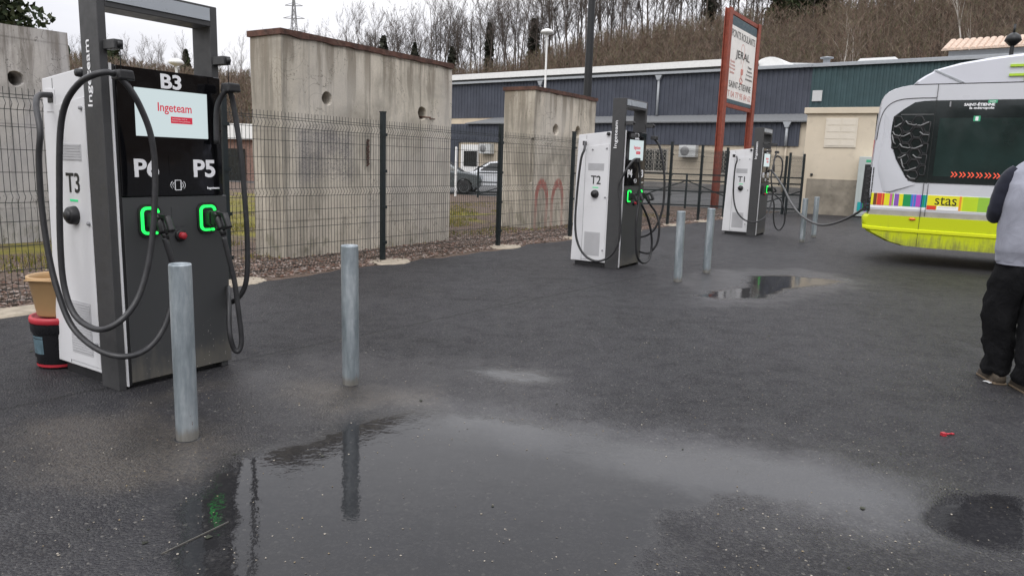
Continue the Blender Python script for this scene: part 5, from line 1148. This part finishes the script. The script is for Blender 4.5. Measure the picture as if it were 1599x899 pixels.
# colour strip
strips = [('yellow', .045), ('brown', .06), ('sorange', .012), ('sred', .08), ('sorange', .018), ('sred', .03), ('yellow', .10), ('pink', .045), ('lime3', .03), ('white_ink', .01), ('purple', .01), ('purple', .075), ('yellow', .075), ('sgreen', .14), ('sblue', .04), ('magenta', .012), ('sblue', .04), ('magenta', .08), ('sblue', .02), ('steal', .025), ('sgreen', .02), ('steal', .05)]
x = -.60; tot = sum(w_ for _, w_ in strips); k = (.215-x)/tot; sp_ = MB()
strip_o = bpy.data.objects.new('colour_strip', None); bpy.data.objects.remove(strip_o)
base_s = MB().box(-.605, 11.2, -.004, -.001, .90, 1.145).build('colour_strip', 'white_ink', bus)
for nm, w_ in strips:
    MB().box(x, x+w_*k, -.0075, -.0045, .945, 1.14).build('stripe', nm, base_s); x += w_*k
x = .218; seq = [('yellow', .44), ('sorange', .03), ('yellow', .02), ('lime2', .2), ('lime3', .16), ('sgreen', .07), ('lime3', .02), ('yellow', .02), ('pink', .055), ('lime3', .13), ('sgreen', .1), ('yellow', .12), ('sred', .1), ('purple', .12), ('sblue', .2), ('lime2', .4), ('yellow', .3)]
for nm, w_ in seq: MB().box(x, x+w_, -.0075, -.0045, .915, 1.14).build('stripe', nm, base_s); x += w_
text('stas', .16, 'black_ink', base_s, (.475, -.0085, 1.055), width=.30, height=.125, thick=.0008); MB().box(.40, .63, -.0098, -.0079, .987, .992).build('underline', 'black_ink', base_s)
MB().box(.218, .35, -.0098, -.0079, .915, .978).build('red_box', 'sred', base_s); a = MB(); a.box(.36, .655, -.0098, -.0079, .915, .975); a = a.build('white_box', 'white_ink', base_s)
MB().box(.38, .63, -.0108, -.0101, .952, .956).build('small_print', 'grey_ink', a)
mk = MB(); mk.lathe([(0, -.02), (.03, -.018), (.05, -.006), (.052, 0)], 20, (.04, -.022, .745), axis='y')
mk.v = [(v[0], v[1], .745+(v[2]-.745)*.45) for v in mk.v]; mk.build('side_marker', 'orange', bus)
# plug emblem on fairing
pg = MB(); pg.prism([(1.27, 2.89), (1.29, 3.17), (1.42, 3.19), (1.72, 3.19), (1.80, 3.04), (1.72, 2.89)], .005, .028); pg.box(1.08, 1.28, .005, .028, 3.085, 3.12); pg.box(1.08, 1.28, .005, .028, 2.95, 2.985); pg.build('plug_emblem', 'lime_print', bus)
# rear face: mesh grille and lamps
rg2 = MB(); rg2.box(-.78, -.70, .25, 2.25, .95, 1.6)
for k in range(12): rg2.beam((-.785, .3+.16*k, .97), (-.785, .38+.16*k, 1.58), .02)
rg2.build('rear_grille', 'black_plastic', bus)
rm = MB(); n = 12
for k in range(n):
    z0 = .84+k*.06; rm.quadsoup([(-.655-.01*(k % 2), .02, z0), (-.60, -.008, z0), (-.60, -.008, z0+.055), (-.66, .02, z0+.055), (-.74, .2, z0), (-.74, .2, z0+.055)], [(0, 1, 2, 3), (0, 3, 5, 4)])
rm.build('rear_corner_mesh', 'black_plastic', bus)
MB().box(-.715, -.62, .5, 2.0, 1.8, 2.45).build('rear_window', 'bus_glass', bus)
for y in (.18, 2.3): MB().box(-.668, -.58, y-.06, y+.06, 1.65, 2.0).build('tail_light', 'red', bus)
kn = MB(); kn.lathe([(0, -.04), (.04, -.04), (.04, 0)], 14, (-.70, .3, .86), axis='x'); kn.build('charging_inlet', 'black_plastic', bus)

# ------------------------------------------------------------------ person
def rings(name, m, parent, rs, n=26, wr=.006, fr=9, seed=0, cap=True):
    """rs: (cx, cy, z, rx, ry, rot) ellipses joined into one surface, with cloth folds"""
    v = []
    R2 = []
    for (a_, b_) in zip(rs, rs[1:]):
        for i in range(5): R2.append([a_[q]+(b_[q]-a_[q])*i/5 for q in range(6)])
    R2.append(list(rs[-1]))
    for cx, cy, z, rx, ry, ro in R2:
        for k in range(n):
            a = 2*math.pi*k/n; x = rx*math.copysign(abs(math.cos(a))**.85, math.cos(a)); y = ry*math.copysign(abs(math.sin(a))**.85, math.sin(a))
            d = 1+wr/rx*(noise.noise(Vector((math.cos(a)*1.4+seed, math.sin(a)*1.4, z*fr)))+.5*noise.noise(Vector((math.cos(a)*3+seed, math.sin(a)*3, z*fr*2.3))))*1.6
            x *= d; y *= d; v.append((cx+x*math.cos(ro)-y*math.sin(ro), cy+x*math.sin(ro)+y*math.cos(ro), z))
    mb = MB(); L_ = len(R2); mb.quadsoup(v, [(i*n+k, i*n+(k+1) % n, (i+1)*n+(k+1) % n, (i+1)*n+k) for i in range(L_-1) for k in range(n)], True)
    if cap: mb.quadsoup(v[:n], [tuple(range(n))[::-1]]); mb.quadsoup(v[-n:], [tuple(range(n))])
    return mb.build(name, m, parent)
ps = thing('person', 'person in a grey hoodie with navy sleeves and baggy black trousers seen from behind', 'person', (3.575, 5.10, .004), R(-8)); ps.scale = (.93, .95, 1.02)
# body: one continuous skinned figure
def skin_body():
    J = [((0, 0, .95), .13), ((0, 0, 1.12), .13), ((0, .0, 1.32), .15), ((0, -.01, 1.44), .08), ((0, .0, 1.56), .055), ((0, .03, 1.64), .08), ((0, .03, 1.73), .095), ((0, .03, 1.79), .06),
         ((-.16, .0, 1.41), .045), ((-.21, .05, 1.22), .038), ((-.16, .2, 1.165), .03), ((-.10, .30, 1.185), .024),
         ((.16, .0, 1.41), .045), ((.21, .05, 1.22), .038), ((.16, .2, 1.165), .03), ((.10, .30, 1.185), .024),
         ((-.10, 0, .88), .085), ((-.11, .03, .50), .058), ((-.09, .06, .09), .04), ((-.10, .14, .05), .035),
         ((.10, -.04, .88), .085), ((.08, -.1, .50), .058), ((.02, -.18, .09), .04), ((.03, -.10, .05), .035)]
    E_ = [(0, 1), (1, 2), (2, 3), (3, 4), (4, 5), (5, 6), (6, 7), (3, 8), (8, 9), (9, 10), (10, 11), (3, 12), (12, 13), (13, 14), (14, 15), (0, 16), (16, 17), (17, 18), (18, 19), (0, 20), (20, 21), (21, 22), (22, 23)]
    me = bpy.data.meshes.new('body'); me.from_pydata([j[0] for j in J], E_, []); o = bpy.data.objects.new('body', me); col.objects.link(o)
    o.modifiers.new('skin', 'SKIN')
    if not me.skin_vertices: me.skin_vertices.new()
    for i, j in enumerate(J): me.skin_vertices[0].data[i].radius = (j[1], j[1]); me.skin_vertices[0].data[i].use_root = (i == 0)
    s = o.modifiers.new('sub', 'SUBSURF'); s.levels = 2; s.render_levels = 2
    bpy.context.view_layer.update(); m2 = bpy.data.meshes.new_from_object(o.evaluated_get(bpy.context.evaluated_depsgraph_get())); bpy.data.objects.remove(o)
    m2.materials.clear(); m2.materials.append(M['skin']); m2.name = 'body'
    for p in m2.polygons: p.use_smooth = True
    return link('body', m2, ps)
skin_body()
for sx in (-1, 1):
    h = MB()
    for k in range(4):
        bx = sx*(.085-.018*k*1.0); h.tube([(bx, .31, 1.20), (bx, .355, 1.21-.004*k), (bx-sx*.01, .37, 1.185), (bx-sx*.012, .355, 1.165)], [.0095, .009, .008, .007], 8)
    h.tube([(sx*.10, .30, 1.2), (sx*.075, .32, 1.235), (sx*.05, .345, 1.225)], [.012, .010, .008], 8); h.build('fingers', 'skin', ps)
f = MB(); f.lathe([(0, -.012), (.010, -.008), (.014, .0)], 10, (0, .135, 1.70), axis='y'); f.tube([(0, .12, 1.72), (0, .145, 1.69)], [.008, .014], 8); f.build('nose', 'skin', ps)
rings('hair', 'hair', ps, [(0, .01, 1.66, .085, .08, 0), (0, .01, 1.72, .098, .105, 0), (0, .015, 1.78, .093, .10, 0), (0, .02, 1.825, .05, .055, 0)], seed=3)
# hoodie: boxy back, ribbed hem
rings('hoodie', 'hoodie', ps, [(.0, -.0, .845, .195, .135, 0), (.0, 0, .86, .205, .15, 0), (.0, -.005, .90, .212, .16, 0), (.0, -.01, .935, .222, .165, 0), (.0, -.01, 1.1, .222, .165, 0), (0, -.01, 1.25, .225, .165, 0), (0, -.012, 1.38, .222, .155, 0), (0, -.012, 1.46, .20, .135, 0), (0, -.01, 1.51, .15, .10, 0), (0, -.0, 1.55, .085, .08, 0)], wr=.012, fr=5, seed=1)
MB().lathe([(1, 0)], 3) if False else None
rb_ = rings('hem_rib', 'hoodie', ps, [(.0, -.0, .84, .198, .138, 0), (.0, 0, .885, .206, .146, 0), (.0, 0, .90, .212, .152, 0)], wr=.002)
rings('hood', 'navy_cloth', ps, [(0, -.105, 1.40, .07, .06, 0), (0, -.085, 1.44, .12, .085, 0), (0, -.07, 1.475, .135, .095, 0), (0, -.07, 1.52, .135, .10, 0), (0, -.06, 1.57, .13, .10, 0), (0, -.03, 1.62, .105, .085, 0), (0, -.02, 1.64, .08, .06, 0)], wr=.012, fr=9, seed=5)
for sx, sd_ in ((-1, 2), (1, 4)):
    a = MB(); pts = spline([(sx*.15, .0, 1.465), (sx*.19, .01, 1.42), (sx*.222, .03, 1.33), (sx*.235, .05, 1.22), (sx*.215, .11, 1.165), (sx*.18, .18, 1.165), (sx*.125, .26, 1.18)], 6)
    n_ = len(pts); rad = [np.interp(i/(n_-1), [0, .2, .5, .65, .9, 1], [.055, .064, .058, .058, .05, .04])*(1+.07*noise.noise(Vector((i*.5, sx, sd_)))) for i in range(n_)]
    a.tube(pts, rad, 18); a.build('sleeve', 'navy_cloth', ps)
# trousers: baggy legs gathered over the shoes
def leg(sx, hipx, hipy, kx, ky, fx, fy, seed):
    return rings('trouser_leg', 'trouser', ps, [(fx, fy, .055, .082, .10, 0), (fx, fy, .09, .098, .115, 0), (fx-.0, fy-.01, .15, .092, .105, 0), (fx+.006, fy-.01, .2, .098, .11, 0), (fx*.7+kx*.3, fy*.7+ky*.3, .3, .098, .108, 0), (kx, ky, .5, .104, .112, 0), (kx*.5+hipx*.5, ky*.5+hipy*.5, .68, .112, .122, 0), (hipx*.95, hipy, .80, .098, .118, 0), (hipx*.8, hipy, .90, .09, .11, 0)], wr=.016, fr=9, seed=seed)
leg(-1, -.095, .0, -.115, .04, -.085, .06, 11); leg(1, .095, -.02, .075, -.09, .02, -.20, 17)
rings('trouser_seat', 'trouser', ps, [(0, -.01, .74, .15, .12, 0), (0, -.01, .82, .172, .13, 0), (0, 0, .92, .165, .12, 0)], wr=.01, seed=8)
for fx, fy in ((-.09, .06), (.02, -.20)):
    sh_ = MB(); pr = [(-.12, .0), (-.125, .05), (-.10, .085), (.02, .09), (.10, .065), (.165, .045), (.175, .015), (.17, 0)]
    n = len(pr); v = []
    for w_, sc in ((-.045, .86), (-.03, 1), (.03, 1), (.045, .86)): v += [(fx+w_, fy+s*sc, z*(1 if sc == 1 else .9)) for s, z in pr]
    sh_.quadsoup(v, [(r*n+k, r*n+(k+1) % n, (r+1)*n+(k+1) % n, (r+1)*n+k) for r in range(3) for k in range(n)]+[tuple(range(n)), tuple(range(3*n, 4*n))[::-1]], True); so = sh_.build('shoe', 'shoe', ps)
    MB().box(fx-.047, fx+.047, fy-.122, fy+.165, -.0, .016).build('sole', 'sole', so, bevel=.006)

# ------------------------------------------------------------------ small things on the yard
a = MB(); a.tube([(-.03, 0, .008), (.02, .004, .008)], [.007, .005], 8); a.box(-.045, -.022, -.012, .012, .0, .018); a.tube([(.02, .004, .008), (.035, .0, .006)], [.007, .006], 8)
tag(a.build('plastic_plug', 'red', None, (2.5, 3.99, .005), (0, 0, .2)), 'tiny red plastic plug lying on the asphalt at the lower right', 'litter')
pa = MB(); nx = 6
g = [(i*.02-.05, j*.014-.03, .004+.009*abs(noise.noise(Vector((i*.9, j*.8, 2))))) for i in range(nx) for j in range(5)]
pa.quadsoup(g, [(i*5+j, (i+1)*5+j, (i+1)*5+j+1, i*5+j+1) for i in range(nx-1) for j in range(4)]); po = pa.build('paper_scrap', 'white_paint', None, (3.46, 5.12, .006), (0, 0, .3)); tag(po, 'crumpled white paper scrap between the shoes', 'litter')
md = po.modifiers.new('t', 'SOLIDIFY'); md.thickness = .001
a = MB(); a.box(-.145, .145, -.002, .002, 0, .005); a.box(-.145, .145, .002, .005, 0, .002); tag(a.build('metal_strip', 'anthracite', None, (-1.17, 2.6, .004), (0, 0, math.atan2(.24, .14))), 'thin metal strip lying in the puddle edge near the camera', 'metal strip')

def bits(name, n, sampler, smin, smax, m, flat=.5, seed=1, z=0.004, sides=0):
    r = np.random.default_rng(seed); XY = sampler(r, n); n = len(XY); s = np.exp(r.uniform(math.log(smin), math.log(smax), n))
    oct_ = np.array([(1, 0, 0), (-.3, .95, 0), (-.8, -.6, .1), (.1, -.9, 0), (.1, .1, 1), (0, 0, -.6)]); fc = np.array([(0, 1, 4), (1, 2, 4), (2, 3, 4), (3, 0, 4), (1, 0, 5), (2, 1, 5), (3, 2, 5), (0, 3, 5)])
    an = r.uniform(0, 6.28, n); c, s_ = np.cos(an), np.sin(an); V = np.repeat(oct_[None], n, 0)*(1+r.normal(0, .22, (n, 6, 3)))
    V[:, :, 2] *= flat; x = V[:, :, 0]*c[:, None]-V[:, :, 1]*s_[:, None]; y = V[:, :, 0]*s_[:, None]+V[:, :, 1]*c[:, None]; V = np.stack([x, y, V[:, :, 2]], -1)*s[:, None, None]/2
    V += np.stack([XY[:, 0], XY[:, 1], np.full(n, z)], -1)[:, None]+np.array([0, 0, 1])*(s*.15)[:, None, None]
    F = (np.arange(n)[:, None, None]*6+fc[None]).reshape(-1, 3); return np_mesh(name, V.reshape(-1, 3), F, m)
def samp_yard(r, n):
    a = r.uniform(-.9, .9, n*2); Y = 1.9+9*r.uniform(0, 1, n*2)**1.9; P = np.stack([a*Y, Y], 1); v = (P-P0)@NF
    dn = np.array([noise.noise(Vector((p[0]*1.1, p[1]*1.1, 3))) for p in P]); k = (v > .6) & (r.uniform(-.35, .55, n*2) < dn+.15)
    return P[k][:n]
tag(bits('loose_grit', 2600, samp_yard, .004, .011, 'grit', .6, 21, .004), 'scattered pale grit and tiny stones on the wet asphalt', 'grit', kind='stuff')
tag(bits('leaf_scraps', 90, samp_yard, .012, .03, 'ivy', .25, 77, .004), 'small dark leaf scraps and crumbs on the asphalt', 'debris', kind='stuff')
def samp_strip(r, n):
    u = r.uniform(-6.5, 19, n); b = np.abs(r.normal(0, 1.1, n)); return P0+u[:, None]*DF-(b-.22)[:, None]*NF
tag(bits('leaf_litter_and_stones', 26000, samp_strip, .018, .07, 'stones', .45, 22, 0), 'brown stones and dead leaves along the foot of the fence', 'gravel', kind='stuff')
def blades(n, seed):
    r = np.random.default_rng(seed); u = r.uniform(-7, 16, n*2); b = 1.0+r.gamma(2, 2.2, n*2); P = P0+u[:, None]*DF-b[:, None]*NF
    dn = np.array([noise.noise(Vector((p[0]*.8, p[1]*.8, 8))) for p in P]); P = P[dn > -.02][:n]; n = len(P)
    h = r.uniform(.03, .11, n); an = r.uniform(0, 6.28, n); w_ = .006; ux, uy = np.cos(an)*w_, np.sin(an)*w_; le = r.normal(0, .03, (n, 2))
    V = np.stack([np.stack([P[:, 0]-ux, P[:, 1]-uy, np.zeros(n)], 1), np.stack([P[:, 0]+ux, P[:, 1]+uy, np.zeros(n)], 1), np.stack([P[:, 0]+le[:, 0], P[:, 1]+le[:, 1], h], 1)], 1).reshape(-1, 3)
    return np_mesh('grass', V, np.arange(3*n).reshape(-1, 3), 'grassm')
tag(blades(26000, 31), 'short yellow green grass and moss around the concrete walls', 'grass', kind='stuff')
